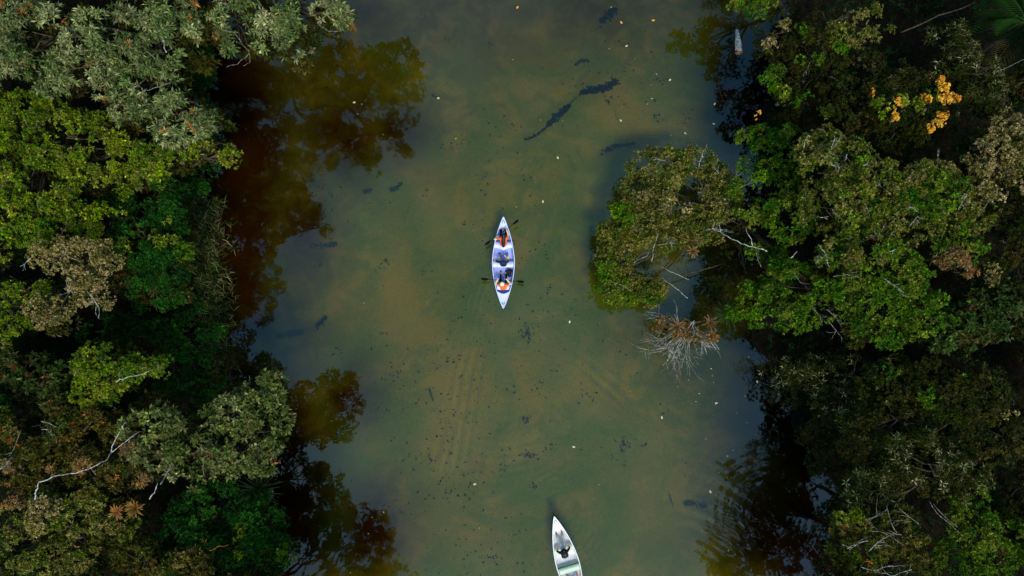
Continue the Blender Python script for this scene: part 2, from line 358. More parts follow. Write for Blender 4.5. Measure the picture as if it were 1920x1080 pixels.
def crown_arrays(blobs, sp, r, cover=1.0, lean=1.0):
    Vs, Cs = [], []
    for b in blobs:
        px, py, rx, ry, top = b[:5]; k = (H - top) / H / PPM; rx *= k; ry *= k
        th = b[5] if len(b) > 5 else min(.75 * min(rx, ry), 2.2)
        th = max(th, .3); c = W(px, py, top - th * .5); c[2] = top - th
        rc0 = sp['rc'] * lean; ncl = max(2, int(math.pi * rx * ry * 1.55 / (math.pi * rc0 ** 2) * 1.25 * cover))
        d = unit(r.normal(size=(ncl * 3, 3))); d = d[d[:, 2] > -.4][:ncl]; ncl = len(d)
        rf = (r.uniform(.25, 1, ncl) ** .35)[:, None] * (1 + .16 * vnoise(d * 3.2 + px * .013, 7)[:, None])
        inner = np.maximum(np.array([[rx, ry, th]]) - rc0 * np.array([[.55, .55, .5]]), .12)
        out_ = r.random(ncl) < .16; rf[out_] *= r.uniform(1.05, 1.3, (out_.sum(), 1)); cc = c + d * inner * rf
        crad = rc0 * r.uniform(.5, 1.25, ncl) * np.where(out_, .6, 1)
        ccol = np.array(sp['cols'])[r.integers(0, len(sp['cols']), ncl)] * np.exp(r.normal(0, .3, (ncl, 1)))
        ks = np.maximum(3, (sp['k'] * (crad / sp['rc']) ** 2 * r.uniform(.7, 1.2, ncl)).astype(int))
        i = np.repeat(np.arange(ncl), ks); N = len(i)
        sd_ = unit(r.normal(size=(N, 3)) + .55 * d[i] + np.array([0, 0, .65]))
        rr_ = crad[i] * r.uniform(.15, 1, N) ** .45
        P = cc[i] + sd_ * rr_[:, None] * np.array([1, 1, .62])
        A = unit(sd_ + np.array([0, 0, .55]) + r.normal(0, .2, (N, 3)))
        base = np.array(sp['cols'])[r.integers(0, len(sp['cols']), N)]
        C = .55 * ccol[i] + .45 * base
        for (ac, pr) in sp['acc']:
            m = r.random(N) < pr; C[m] = np.array(ac) * r.uniform(.6, 1.3, (m.sum(), 1))
        V, Cc = leaves_from(P, A, C, sp, r); Vs.append(V); Cs.append(Cc)
    return np.concatenate(Vs), np.concatenate(Cs)
def leaf_mesh(name, V, C):
    q = np.arange(len(V)).reshape(-1, 4)
    F = np.concatenate([q[:, [0, 1, 2]], q[:, [0, 2, 3]]])
    me = mesh_np(name, V, F, False, C); me.materials.append(M['leaf']); return me
def wob(a, b, n, amp, r):
    a = np.asarray(a, float); b = np.asarray(b, float); t = np.linspace(0, 1, n)[:, None]; L = np.linalg.norm(b - a)
    p = a + (b - a) * t; off = r.normal(0, amp * L, (n, 3)) * np.sin(np.pi * t); return p + off
def forked(mb, p0, dirv, L, r0, depth, r, droop=0.0):
    """bare branch with forks"""
    n = 6; d = np.asarray(dirv, float); pts = [np.asarray(p0, float)]
    for i in range(n):
        d = unit(d + r.normal(0, .20, 3) * np.array([1, 1, .6]) + np.array([0, 0, -droop])); pts.append(pts[-1] + d * L / n)
    mb.tube(pts, np.linspace(r0, r0 * .45, len(pts)), 5)
    if depth > 0:
        for j in range(r.integers(2, 4)):
            k = int(r.integers(2, n)); dd = unit(d + r.normal(0, .6, 3) * np.array([1, 1, .5])); forked(mb, pts[k], dd, L * r.uniform(.4, .65), r0 * .55, depth - 1, r, droop)
def tree(name, label, species, blobs, base=None, cat='tree', group=None, seed=0, cover=1.0, bare=0, bare_mat='pale', bare_len=1.6, extra=None, branches=None, lean=1.0):
    """blobs: (px, py, rx_px, ry_px, top height [, thickness]) in photograph pixels; base: pixel of the trunk foot"""
    r = np.random.default_rng(seed + 100)
    tops = [b[4] for b in blobs]; big = max(blobs, key=lambda b: b[2] * b[3])
    cw = W(big[0], big[1], big[4] * .8)
    foot = W(*base) if base else np.array([cw[0] * 1.02, cw[1], 0])
    z, dd = land(np.array([foot[0]]), np.array([foot[1]])); foot[2] = z[0]
    e = empty(name, tuple(foot)); tag(e, label, cat, group)
    hh = max(tops); fork = foot + (cw - foot) * .45; fork[2] = max(.4, foot[2] + (hh - foot[2]) * .42)
    rt = .045 + .017 * hh
    mb = MB(); p = wob(foot - np.array([0, 0, .15]), fork, 6, .03, r); mb.tube(p - foot, np.linspace(rt * 1.25, rt * .75, 6), 8); mb.build('trunk', M['bark'], e)
    for b in blobs:
        th = b[5] if len(b) > 5 else 1.2
        tip = W(b[0], b[1], b[4] - th * .55); mb = MB(); p = wob(fork, tip, 7, .045, r); p[0] = fork
        mb.tube(p - foot, np.linspace(rt * .62, .02, 7), 6)
        for q in range(3):
            k = int(r.integers(2, 6)); kk = (H - b[4]) / H / PPM
            t2 = tip + np.array([r.uniform(-.7, .7) * b[2] * kk, r.uniform(-.7, .7) * b[3] * kk, r.uniform(-.3, .3)]); mb.tube(wob(p[k], t2, 5, .06, r) - foot, np.linspace(rt * .3, .012, 5), 5)
        mb.build('limb', M['bark'], e)
    V, C = crown_arrays(blobs, SP[species], r, cover, lean)
    c = obj('crown', leaf_mesh('crown', V - foot, C), None, e); c['kind'] = 'stuff'
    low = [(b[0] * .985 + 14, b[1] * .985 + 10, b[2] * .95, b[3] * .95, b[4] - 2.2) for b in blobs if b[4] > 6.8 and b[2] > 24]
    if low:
        V, C = crown_arrays(low, dict(SP['dusk'], L=.32, w=.13, n=7, k=18), r, .9); c = obj('added_inner_crown', leaf_mesh('added_inner_crown', V - foot, C), None, e); c['kind'] = 'stuff'  # dark leaf layer added inside tall crowns to close sky gaps in reflections
    for (nm, sp2, bl, cov) in (extra or []):
        V, C = crown_arrays(bl, SP[sp2], r, cov); c = obj(nm, leaf_mesh(nm, V - foot, C), None, e); c['kind'] = 'stuff'
    for i in range(bare):
        b = blobs[int(r.integers(0, len(blobs)))]; a = r.uniform(0, 6.28); q = r.uniform(.1, .75)
        p0 = W(b[0] + b[2] * q * math.cos(a), b[1] + b[3] * q * math.sin(a), b[4] - .15)
        mb = MB(); forked(mb, p0 - foot, (r.normal(), r.normal(), .25), bare_len * r.uniform(.4, 1.0), .014, 1, r)
        mb.build('bare_branch', M['white' if i % 3 == 0 else bare_mat], e)
    for (pts, r0, mt) in (branches or []):
        P = np.array([W(*q) for q in pts])
        t = np.linspace(0, len(P) - 1, len(P) * 3 - 2); P = np.stack([np.interp(t, np.arange(len(P)), P[:, k]) for k in range(3)], -1)
        P += r.normal(0, .025, P.shape); mb = MB(); mb.tube(P - foot, np.linspace(r0 * .5, r0 * .22, len(P)), 6); mb.build('bare_branch', M[mt], e)
    return e

# ---- left bank
tree('silver_leaved_tree', 'grey-green lance-leaved tree filling the top left corner', 'silver',
     [(60, 60, 105, 85, 11), (190, 50, 110, 80, 11.5), (130, 130, 90, 55, 10.5), (300, 60, 100, 90, 11), (270, 150, 90, 65, 10.5), (330, 215, 85, 60, 10), (385, 235, 40, 45, 9.5), (235, 195, 60, 45, 9.8), (20, 110, 60, 40, 10)],
     base=(330, 170), seed=1, branches=[([(298, 54, 9.9), (305, 72, 10.6), (312, 98, 10.9)], .10, 'white'), ([(270, 95, 10.8), (290, 108, 10.9), (305, 116, 10.8)], .025, 'pale'), ([(262, 175, 10.3), (290, 165, 10.6), (320, 155, 10.6)], .03, 'pale'), ([(350, 226, 10.35), (358, 238, 10.3), (366, 250, 9.9)], .13, 'rust')])
tree('overhanging_tree', 'grey-green tree reaching out over water at the top left', 'silver',
     [(430, 20, 70, 45, 10.5), (500, 50, 55, 45, 10.3), (545, 75, 45, 52, 10), (560, 25, 70, 40, 10.4), (630, 18, 52, 36, 10.2), (450, 75, 40, 30, 9.6), (470, -60, 120, 60, 10.5), (620, -70, 70, 50, 10)],
     base=(395, -40), seed=2, cover=.92, branches=[([(415, 55, 10), (440, 62, 10.2), (455, 85, 10.1), (468, 100, 10), (445, 120, 9.9), (425, 126, 9.8)], .03, 'pale'), ([(595, 45, 10.2), (615, 58, 10.2), (640, 57, 10.1)], .03, 'pale'), ([(468, 100, 10), (470, 118, 9.9), (455, 124, 9.8)], .02, 'pale')],
     extra=[('dry_tuft', 'amber', [(408, 58, 14, 12, 10.2, .3)], 1.5)])
tree('yellow_green_tree', 'bright yellow-green small-leaved tree below the grey-green corner tree', 'lime',
     [(50, 230, 95, 80, 9.5), (150, 260, 90, 70, 9), (60, 330, 95, 75, 9), (160, 350, 90, 60, 8.4), (60, 410, 90, 65, 8.4), (130, 420, 70, 50, 8), (235, 300, 55, 55, 8.2)], base=(140, 320), seed=3)
tree('lime_bough_tree', 'yellow-green tree with a bough reaching over the dark water', 'lime',
     [(290, 285, 60, 48, 9.2), (330, 275, 45, 35, 9.2), (385, 275, 36, 16, 9.0, .5), (425, 282, 20, 12, 8.9, .4), (438, 292, 10, 9, 8.8, .3), (270, 335, 40, 26, 8.4)], base=(330, 330), seed=4)
tree('fresh_green_tree', 'mid-green shady tree behind the reeds on the bank', 'deep',
     [(300, 380, 55, 55, 7.4), (270, 440, 70, 60, 7.8), (325, 450, 34, 60, 7.2), (310, 520, 50, 55, 7.2), (250, 520, 50, 45, 7), (200, 400, 60, 40, 7)], base=(330, 450), seed=5, extra=[('light_green_sprays', 'green', [(265, 430, 50, 55, 8), (330, 470, 26, 50, 7.4)], .35)])  # extra sprays in a lighter green leaf colour
tree('tan_flowering_tree', 'pale tan tree of round clusters in front of yellow-green one', 'tan',
     [(90, 475, 45, 40, 9.2), (150, 480, 62, 45, 9.5), (195, 480, 40, 40, 9.2), (150, 530, 50, 45, 9), (180, 550, 35, 35, 8.6), (90, 590, 45, 35, 8.8), (70, 575, 30, 35, 8.6)], base=(180, 530), seed=6, bare=5)
tree('small_green_tree', 'small green tree against the left edge beside tan cluster tree', 'lime', [(15, 560, 60, 45, 7), (55, 540, 50, 35, 7), (10, 620, 40, 35, 7)], base=(60, 580), seed=7, cover=.7)
tree('dark_understory_tree', 'dark green low tree between the tan tree and the reeds', 'deep',
     [(280, 600, 70, 50, 4.2), (350, 620, 60, 60, 3.6), (370, 700, 60, 60, 3.4), (240, 620, 60, 40, 4.4), (320, 690, 60, 60, 4), (190, 620, 60, 40, 4.4)], base=(330, 640), seed=8, cover=.85)
tree('rounded_lime_tree', 'rounded yellow-green crown with pale twig in the lower left forest', 'lime',
     [(190, 675, 62, 36, 8.6), (245, 695, 45, 36, 8.5), (170, 725, 42, 40, 8.3), (150, 700, 32, 40, 8.2), (295, 690, 22, 20, 8)], base=(240, 700), seed=9,
     branches=[([(218, 716, 8.5), (232, 709, 8.6), (252, 705, 8.6), (270, 700, 8.6), (288, 694, 8.5)], .045, 'white'), ([(222, 714, 8.5), (224, 700, 8.6), (232, 690, 8.6)], .03, 'pale')])
tree('dark_broadleaf_tree', 'dark broad-leaved tree with rusty shoots at the left edge', 'glossy', [(50, 710, 75, 50, 7), (20, 690, 50, 45, 7), (95, 730, 40, 40, 6.8)], base=(70, 720), seed=10, cover=1.2)
tree('pale_broadleaf_tree', 'pale green broad-leaved tree leaning over water at lower left', 'broad',
     [(480, 725, 48, 34, 8.2), (515, 735, 34, 42, 8.2), (440, 775, 65, 50, 8.5), (495, 810, 45, 50, 8.3), (420, 840, 65, 50, 8.4), (480, 860, 52, 36, 8.2), (360, 870, 55, 40, 8.4), (275, 790, 62, 50, 8.8), (290, 850, 55, 45, 8.6), (380, 900, 40, 26, 8)], base=(410, 860), seed=12, bare=2,
     branches=[([(207, 850, 8.9), (212, 832, 9), (222, 812, 9.1), (236, 790, 9.1)], .04, 'white'), ([(207, 850, 8.9), (225, 835, 9), (245, 820, 9), (260, 812, 9)], .035, 'white'), ([(280, 938, 8), (288, 922, 8.1), (296, 906, 8.2)], .06, 'white')])
tree('brown_olive_tree', 'brown-olive tree with rusty leaves and long pale branch', 'brown',
     [(60, 800, 95, 60, 8.4), (150, 810, 80, 50, 8.4), (50, 870, 80, 50, 8.2), (170, 890, 70, 45, 8), (240, 880, 60, 40, 7.8)], base=(150, 850), seed=13, bare=4,
     branches=[([(66, 935, 8.5), (69, 920, 8.7), (72, 906, 8.8), (100, 895, 8.9), (130, 889, 9), (165, 880, 9), (190, 868, 9.1)], .06, 'white'), ([(0, 880, 8.6), (12, 872, 8.7), (20, 858, 8.7)], .04, 'pale'), ([(190, 868, 9.1), (205, 858, 9.1), (208, 845, 9)], .035, 'pale')],
     extra=[('rusty_sprays', 'amber', [(180, 868, 60, 14, 8.9, .4), (240, 845, 18, 14, 8.9, .3), (250, 895, 22, 12, 8.4, .3), (45, 880, 60, 18, 8.6, .3)], .35)])
tree('olive_shrub_tree', 'olive tree with tan tufts at the bottom left corner', 'olive',
     [(60, 960, 70, 45, 8), (140, 960, 70, 45, 8), (200, 980, 55, 45, 7.6), (60, 1040, 90, 50, 7.8), (20, 1080, 60, 40, 7.6), (130, 1050, 50, 40, 7.2)], base=(130, 1010), seed=14, cover=.95,
     extra=[('tan_tuft', 'tan', [(75, 960, 30, 35, 8.4, .5), (60, 985, 26, 18, 8.4, .4)], 1.2), ('amber_tuft', 'amber', [(30, 935, 28, 18, 8.3, .4), (70, 945, 20, 14, 8.3, .4)], 1)])
tree('deep_green_tree', 'deep green rounded tree at the water edge, bottom left', 'deep',
     [(400, 950, 90, 55, 6.4), (470, 980, 60, 65, 6.8), (440, 1040, 90, 60, 7), (510, 1030, 36, 45, 6.6), (360, 1000, 70, 60, 6.8), (330, 1060, 80, 50, 7)], base=(430, 1000), seed=15, cover=1.15, extra=[('young_sprays', 'lime', [(530, 1048, 14, 16, 6.7, .4), (470, 1030, 60, 40, 7.1)], .12)],
     branches=[([(395, 1032, 7.3), (412, 1024, 7.4), (430, 1020, 7.4)], .05, 'rust')])
tree('olive_understory', 'dim olive tree beside the deep green one at the bottom edge', 'brown', [(340, 1060, 70, 40, 7.6), (260, 1050, 70, 50, 7.6), (380, 1090, 60, 30, 7.6)], base=(310, 1060), seed=16, cover=.9)

# ---- right bank
tree('green_edge_tree', 'dark green tree over the water at the top edge, right', 'green', [(1380, -18, 55, 34, 4.2), (1435, 8, 34, 36, 4.6), (1400, -60, 90, 50, 5)], base=(1475, 20), seed=20, cover=.8)
tree('tufted_top_tree', 'dark olive tree with paler top at the upper edge', 'dusk',
     [(1470, 50, 55, 60, 4.4), (1500, 110, 60, 60, 4.4), (1560, 60, 60, 65, 6), (1530, 150, 70, 60, 4.6), (1480, 170, 45, 45, 3.8)], base=(1530, 100), seed=21, cover=1.0, bare=3,
     extra=[('pale_tuft', 'olive', [(1640, 35, 45, 38, 7.4), (1600, 55, 50, 35, 6.8)], .75), ('green_sprays', 'green', [(1540, 70, 80, 50, 6.2), (1470, 130, 45, 60, 4.6), (1525, 195, 50, 40, 5)], .3), ('pale_shoots', 'tan', [(1478, 45, 18, 14, 4.8, .3), (1447, 85, 9, 16, 4.6, .3)], .9)])
tree('blossom_tree', 'dim brown-olive tree bearing vivid orange blossom clusters', 'dusk',
     [(1630, 130, 70, 55, 6.8), (1690, 170, 75, 60, 7.4), (1620, 200, 60, 50, 6.6), (1740, 210, 60, 50, 7.6), (1680, 240, 70, 40, 7.2)], base=(1690, 190), seed=22, cover=1.05,
     extra=[('blossom', 'blossom', [(1764, 153, 5, 4, 8.5, .2), (1772, 156, 6, 5, 8.6, .2), (1768, 164, 6, 5, 8.5, .2), (1776, 168, 5, 5, 8.5, .2), (1786, 178, 6, 6, 8.5, .2), (1792, 184, 5, 5, 8.5, .2), (1784, 188, 5, 4, 8.5, .2), (1776, 211, 6, 4, 8.3, .2), (1766, 217, 6, 5, 8.3, .2), (1770, 226, 5, 5, 8.2, .2), (1758, 233, 6, 4, 8.2, .2), (1748, 241, 4, 4, 8, .2), (1764, 184, 3, 3, 8.4, .2), (1672, 205, 4, 4, 8.1, .2), (1678, 214, 4, 5, 8.1, .2), (1690, 190, 4, 3, 8.1, .2), (1636, 171, 4, 4, 7.8, .2), (1736, 184, 4, 4, 8.1, .2)], 1.1), ('green_sprays', 'lime', [(1680, 185, 45, 35, 8.2), (1750, 185, 30, 40, 8.3)], .45)])
tree('sparse_lance_tree', 'sparse dark tree of curled pale lance leaves in the upper right', 'willow', [(1850, 140, 70, 60, 7.5), (1800, 110, 50, 50, 7.2), (1890, 190, 50, 45, 7), (1790, 60, 60, 40, 6.8)], base=(1850, 150), seed=23, cover=1.0, branches=[([(1868, 135, 7.8), (1890, 126, 7.9), (1930, 108, 8)], .03, 'pale'), ([(1690, 60, 6), (1760, 30, 6.2), (1830, 5, 6.4)], .08, 'bark')])
tree('tan_edge_tree', 'pale tan tree cut by the right edge above the main crown', 'tan', [(1880, 280, 65, 55, 9.5), (1910, 250, 50, 45, 9.5), (1870, 330, 45, 45, 9.2), (1930, 320, 50, 50, 9.5)], base=(1900, 290), seed=24, cover=1.2, lean=1.15)
tree('great_spreading_tree', 'large spreading green and olive tree with bare white twigs, right bank', 'olive',
     [(1580, 300, 80, 60, 9), (1640, 350, 90, 70, 9.4), (1700, 400, 90, 75, 9.2), (1560, 380, 70, 60, 8.6), (1740, 330, 60, 45, 9), (1640, 450, 80, 55, 9), (1790, 370, 60, 55, 8.8), (1840, 400, 42, 40, 8.4), (1545, 270, 60, 40, 8.2)], base=(1610, 430), seed=25, cover=1.0, bare=30, bare_mat='pale', bare_len=.8,
     extra=[('green_boughs', 'green', [(1440, 340, 75, 60, 5.6), (1420, 260, 40, 40, 5.0), (1480, 270, 50, 50, 5.8), (1500, 400, 70, 50, 6.6), (1420, 400, 45, 40, 5.2), (1760, 350, 70, 45, 9.1), (1820, 450, 50, 50, 8.2)], .95), ('green_sprays', 'green', [(1600, 330, 110, 70, 9.2), (1700, 420, 110, 80, 9.3), (1650, 460, 80, 50, 9.1)], .3), ('orange_tip', 'blossom', [(1425, 213, 8, 5, 5.3, .2)], 1.0)],
     branches=[([(1440, 471, 6), (1412, 462, 5.9), (1390, 456, 5.7), (1370, 446, 5.5), (1352, 434, 5.3), (1336, 430, 5.2)], .055, 'white'), ([(1412, 461, 5.9), (1406, 444, 6), (1398, 426, 6)], .04, 'white'), ([(1352, 434, 5.3), (1348, 420, 5.3), (1356, 412, 5.3)], .03, 'white'), ([(1336, 430, 5.2), (1340, 418, 5.2), (1336, 410, 5.2)], .025, 'white'), ([(1482, 484, 7.6), (1492, 473, 7.8)], .05, 'white')])
tree('lower_green_tree', 'bright green tree below the white forked branch, right bank', 'green',
     [(1430, 510, 60, 55, 5.0), (1500, 530, 70, 60, 6.4), (1420, 570, 50, 45, 4.6), (1570, 500, 70, 55, 8.2), (1480, 590, 60, 40, 5), (1560, 580, 60, 45, 6.8), (1640, 540, 80, 55, 8.4), (1710, 520, 60, 50, 8.4), (1660, 610, 70, 50, 8), (1740, 590, 60, 50, 8)], base=(1560, 550), seed=26, cover=1.0, bare=9, bare_len=1.2)
tree('leaning_olive_tree', 'low olive tree curving out over water in a broken ring', 'olive',
     [(1240, 310, 62, 42, 3.2), (1310, 300, 48, 34, 3.4), (1345, 335, 34, 38, 3.6), (1200, 350, 40, 38, 2.8), (1240, 380, 48, 50, 3.2), (1245, 440, 52, 40, 3.2), (1185, 430, 45, 40, 2.6), (1155, 480, 42, 42, 2.2), (1165, 530, 48, 40, 2.1), (1215, 540, 42, 34, 2.2), (1300, 410, 40, 26, 3.4), (1370, 360, 30, 40, 3.8), (1190, 390, 36, 30, 2.8), (1345, 385, 34, 34, 4), (1330, 440, 26, 20, 3.4), (1262, 330, 30, 26, 3.3), (1145, 430, 26, 24, 2.2)], base=(1440, 460), seed=27, cover=1.75, bare=12, bare_mat='white', bare_len=1.3,
     extra=[('green_boughs', 'green', [(1138, 495, 30, 42, 2.3), (1160, 545, 42, 30, 2.2), (1175, 400, 40, 26, 2.8), (1210, 560, 34, 18, 2.1)], 1.2), ('pale_shoots', 'tan', [(1320, 352, 14, 7, 3.6, .25), (1300, 390, 30, 12, 3.6, .3), (1230, 365, 40, 30, 3.6, .4)], .8)],
     branches=[([(1308, 330, 4.2), (1318, 355, 4.2), (1316, 380, 4)], .06, 'bark'), ([(1292, 525, 3), (1262, 512, 3.2), (1240, 500, 3.3)], .03, 'white'), ([(1290, 560, 2.4), (1265, 540, 2.8), (1240, 520, 3)], .03, 'white'), ([(1222, 490, 4.2), (1226, 460, 4.3), (1234, 436, 4.4)], .03, 'white'), ([(1190, 492, 3.7), (1212, 480, 3.9), (1220, 470, 3.9)], .025, 'white'), ([(1300, 452, 4.3), (1276, 446, 4.3), (1264, 440, 4.3)], .03, 'rust'), ([(1440, 460, .2), (1400, 430, 2), (1350, 400, 3), (1300, 380, 3.5), (1250, 400, 3.5)], .13, 'bark'), ([(1430, 470, .3), (1340, 500, 1.6), (1260, 520, 2.2), (1180, 520, 2.2)], .1, 'bark')])
tree('amber_shrub', 'small withered amber shrub at the right end of the main crown', 'amber', [(1790, 480, 35, 24, 8.4, .6), (1820, 495, 30, 22, 8.2, .6)], base=(1800, 490), seed=28, cat='bush')
tree('red_green_tree', 'glossy dark broad-leaved tree with reddish leaves near the right edge', 'glossy', [(1850, 600, 75, 50, 7.5), (1810, 630, 55, 40, 7), (1890, 570, 40, 40, 7.4)], base=(1850, 600), seed=29, cover=1.3, extra=[('white_leaves', 'tan', [(1862, 510, 7, 8, 7.8, .2), (1868, 525, 8, 6, 7.8, .2)], .8)])
tree('shadowed_edge_tree', 'shadowed dark olive tree along the right edge at mid height', 'dusk', [(1880, 450, 60, 70, 6.8), (1900, 520, 50, 50, 6.6), (1900, 400, 50, 30, 6.8)], base=(1890, 460), seed=30)
tree('pale_flecked_shrub', 'dark shrub flecked with pale lance leaves above the lower right bank', 'willow', [(1480, 690, 50, 32, 2.8), (1540, 720, 65, 50, 3.6), (1600, 700, 60, 50, 4.6), (1580, 770, 60, 40, 4.6)], base=(1550, 720), seed=31, cover=1.2, extra=[('shade_leaves', 'dusk', [(1510, 720, 60, 60, 2.6), (1600, 760, 80, 60, 4)], .6)])
tree('dark_middle_tree', 'dim olive-brown tree filling the middle of the lower right forest', 'dusk', [(1680, 720, 80, 60, 6.6), (1760, 730, 70, 60, 7.4), (1700, 800, 80, 60, 6.8), (1790, 800, 70, 60, 7.4), (1640, 800, 60, 45, 6.2), (1850, 740, 70, 60, 7.6), (1880, 820, 60, 60, 7.6)], base=(1740, 770), seed=32, cover=1.15, extra=[('green_sprays', 'green', [(1800, 740, 70, 50, 7.6), (1640, 690, 60, 30, 6.6)], .22), ('pale_shoots', 'tan', [(1880, 770, 40, 25, 7.9, .4)], .12)])
tree('star_leaved_tree', 'dark tree of star-shaped pale leaf sprays in the lower right', 'willow', [(1740, 870, 90, 60, 8), (1820, 900, 60, 50, 8), (1660, 900, 60, 40, 7.6), (1650, 930, 70, 30, 7.4)], base=(1740, 890), seed=33, cover=1.0, extra=[('shade_leaves', 'dusk', [(1740, 880, 120, 70, 7), (1630, 850, 60, 50, 6)], .6)])
tree('twiggy_olive_tree', 'olive tree with many thin pale branches at the bottom edge, right', 'brown', [(1620, 980, 55, 30, 9), (1640, 1040, 65, 45, 9), (1700, 1000, 55, 45, 9), (1590, 1020, 40, 40, 8.6), (1700, 1070, 60, 35, 8.8)], base=(1640, 1020), seed=34, cover=.85, bare=14, bare_len=1.7, extra=[('green_sprays', 'lime', [(1610, 975, 45, 20, 9.1), (1650, 1050, 60, 30, 9.1)], .2)],
     branches=[([(1742, 940, 6.2), (1762, 968, 6.4), (1785, 985, 6.4), (1805, 1005, 6.4)], .035, 'pale'), ([(1752, 945, 6.2), (1775, 972, 6.3), (1796, 988, 6.3)], .03, 'pale'), ([(1522, 1022, 3), (1545, 1055, 3), (1570, 1070, 3)], .03, 'pale')])
tree('corner_green_tree', 'mid-green leafy tree in the bottom right corner region', 'green', [(1840, 1000, 50, 55, 6.4), (1870, 1050, 55, 45, 6.2), (1790, 1050, 45, 40, 5.8), (1830, 940, 35, 30, 6)], base=(1840, 1010), seed=35, cover=.8)
tree('edge_dark_tree', 'near-black tree at the right edge above the bottom corner', 'dusk', [(1900, 900, 50, 60, 5), (1910, 1000, 40, 60, 5)], base=(1900, 950), seed=36)

for i, (lb, bl, bs) in enumerate([  # hidden bushes added to keep sky out of the bank reflections and gaps
        ('added dark bush that blocks mirrored sky below the top left boughs', [(375, 50, 50, 50, 4.2), (360, 120, 50, 50, 4)], (370, 80)), ('added dark bush that blocks mirrored sky under the drooping grey-green boughs', [(372, 190, 42, 50, 3.8), (350, 250, 50, 50, 4)], (365, 215)),
        ('added dark bush that blocks mirrored sky under the lime bough', [(372, 320, 36, 40, 3.4), (350, 360, 40, 36, 3.8)], (360, 335)), ('added dark bush on the bank between the reeds and pale broad-leaved tree', [(430, 700, 40, 40, 3), (455, 765, 40, 45, 3.4)], (440, 730)),
        ('added dark bush that blocks mirrored sky below the pale-flecked shrub', [(1530, 800, 40, 50, 3.2), (1570, 850, 50, 50, 4)], (1560, 820)), ('added dark bush that blocks mirrored sky above the twiggy olive tree', [(1590, 920, 46, 50, 4.4), (1575, 985, 40, 50, 4)], (1590, 940)),
        ('added dark bush at the right bank in the bottom edge', [(1570, 1060, 40, 50, 4), (1610, 1110, 50, 50, 4.4)], (1590, 1080)), ('added dark low bush filling the gap behind the leaning ring tree', [(1372, 520, 52, 52, 2.2), (1345, 570, 40, 34, 1.6), (1390, 450, 40, 40, 3)], (1415, 520)), ('added dark bush on the right bank under the top edge trees', [(1480, 90, 36, 60, 3), (1470, 190, 34, 50, 2.6)], (1480, 130))]):
    tree('sky_block_bush', lb, 'dusk' if i > 2 else 'deep', bl, base=bs, seed=90 + i, cat='bush', group='bushes added to block mirrored sky', cover=1.1)
# ---- beyond the frame: seen mirrored in the river
OFF = [('silver', [(640, -140, 90, 60, 10), (520, -160, 100, 60, 10.5), (380, -130, 110, 70, 11)], (420, -120)), ('lime', [(-90, 240, 110, 110, 9.5), (-120, 420, 110, 100, 9)], (-80, 330)),
       ('broad', [(440, 1150, 100, 60, 9.8), (545, 1150, 55, 45, 10), (520, 1230, 90, 60, 10), (585, 1290, 50, 50, 10), (450, 1330, 120, 60, 10.5), (600, 1370, 70, 60, 10.5)], (430, 1250)), ('brown', [(150, 1170, 130, 60, 8.5), (-90, 900, 110, 110, 9)], (80, 1170)),
       ('broad', [(480, 1120, 60, 36, 6.5), (540, 1140, 45, 36, 6.5)], (450, 1150)),
       ('dusk', [(1440, -130, 80, 60, 5), (1620, -330, 110, 80, 9), (1700, -150, 110, 70, 9)], (1600, -160)), ('olive', [(1620, 1130, 60, 50, 9.5), (1590, 1230, 70, 60, 9.8), (1690, 1180, 80, 70, 10), (1640, 1330, 90, 70, 10)], (1680, 1220)),
       ('green', [(1800, 1150, 90, 50, 8), (2010, 1000, 100, 100, 7.5)], (1860, 1150)), ('dusk', [(2000, 100, 90, 120, 8.5), (2010, 420, 90, 110, 8.5)], (1990, 250)), ('dusk', [(2010, 640, 90, 110, 7.5), (2010, 820, 90, 100, 7)], (1990, 720)),
       ('deep', [(-90, 620, 110, 110, 7), (-90, 760, 100, 80, 8)], (-60, 680)), ('silver', [(120, -110, 150, 70, 11), (-90, 60, 110, 110, 10.5), (190, -210, 130, 80, 11.5), (330, -250, 110, 80, 11), (200, -70, 110, 55, 9.6), (295, -50, 80, 50, 8.6), (110, -230, 120, 80, 12)], (160, -120))]
OFFL = ['grey-green tree above the top edge, mirrored in the upper river', 'yellow-green tree past the left edge beside its bright neighbour', 'tall broad-leaved tree past the bottom edge, mirrored at lower left', 'brown-olive tree past the bottom left corner',
        'short broad-leaved tree just past the bottom edge next to the water', 'dark tree above the top edge, mirrored beside the pale log', 'olive tree past the bottom edge, mirrored in the rippled water', 'green tree past the bottom right corner', 'dark tree past the right edge beside the palm',
        'dark tree past the right edge at mid height', 'deep green tree past the left edge at mid height', 'grey-green tree past the top left corner']
for i, (sp_, bl, bs) in enumerate(OFF): tree('neighbouring_tree', OFFL[i], sp_, bl, base=bs, seed=60 + i, cover=.9, group='trees standing just outside the picture')

# ---------------------------------------------------------------- undergrowth, reeds, rosettes, palm
def scatter_bank(n, test, r):
    out = []
    while len(out) < n:
        x = r.uniform(-34, 34, 4000); y = r.uniform(-16, 27, 4000); px = py = x
        z, d = land(x, y); k = (d < -.15) & test(px, py)
        out += list(zip(x[k], y[k], z[k]))
    return np.array(out[:n])
r = np.random.default_rng(77)
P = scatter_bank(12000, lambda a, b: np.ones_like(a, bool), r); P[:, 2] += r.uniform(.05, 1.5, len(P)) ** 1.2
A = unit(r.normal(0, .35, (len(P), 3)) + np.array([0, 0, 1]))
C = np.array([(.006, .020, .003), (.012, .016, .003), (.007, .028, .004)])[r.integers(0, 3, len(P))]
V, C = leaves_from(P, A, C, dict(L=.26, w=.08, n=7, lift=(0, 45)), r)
und = obj('undergrowth', leaf_mesh('undergrowth', V, C)); tag(und, 'dark leafy undergrowth covering the forest floor on both banks', 'undergrowth', kind='stuff')
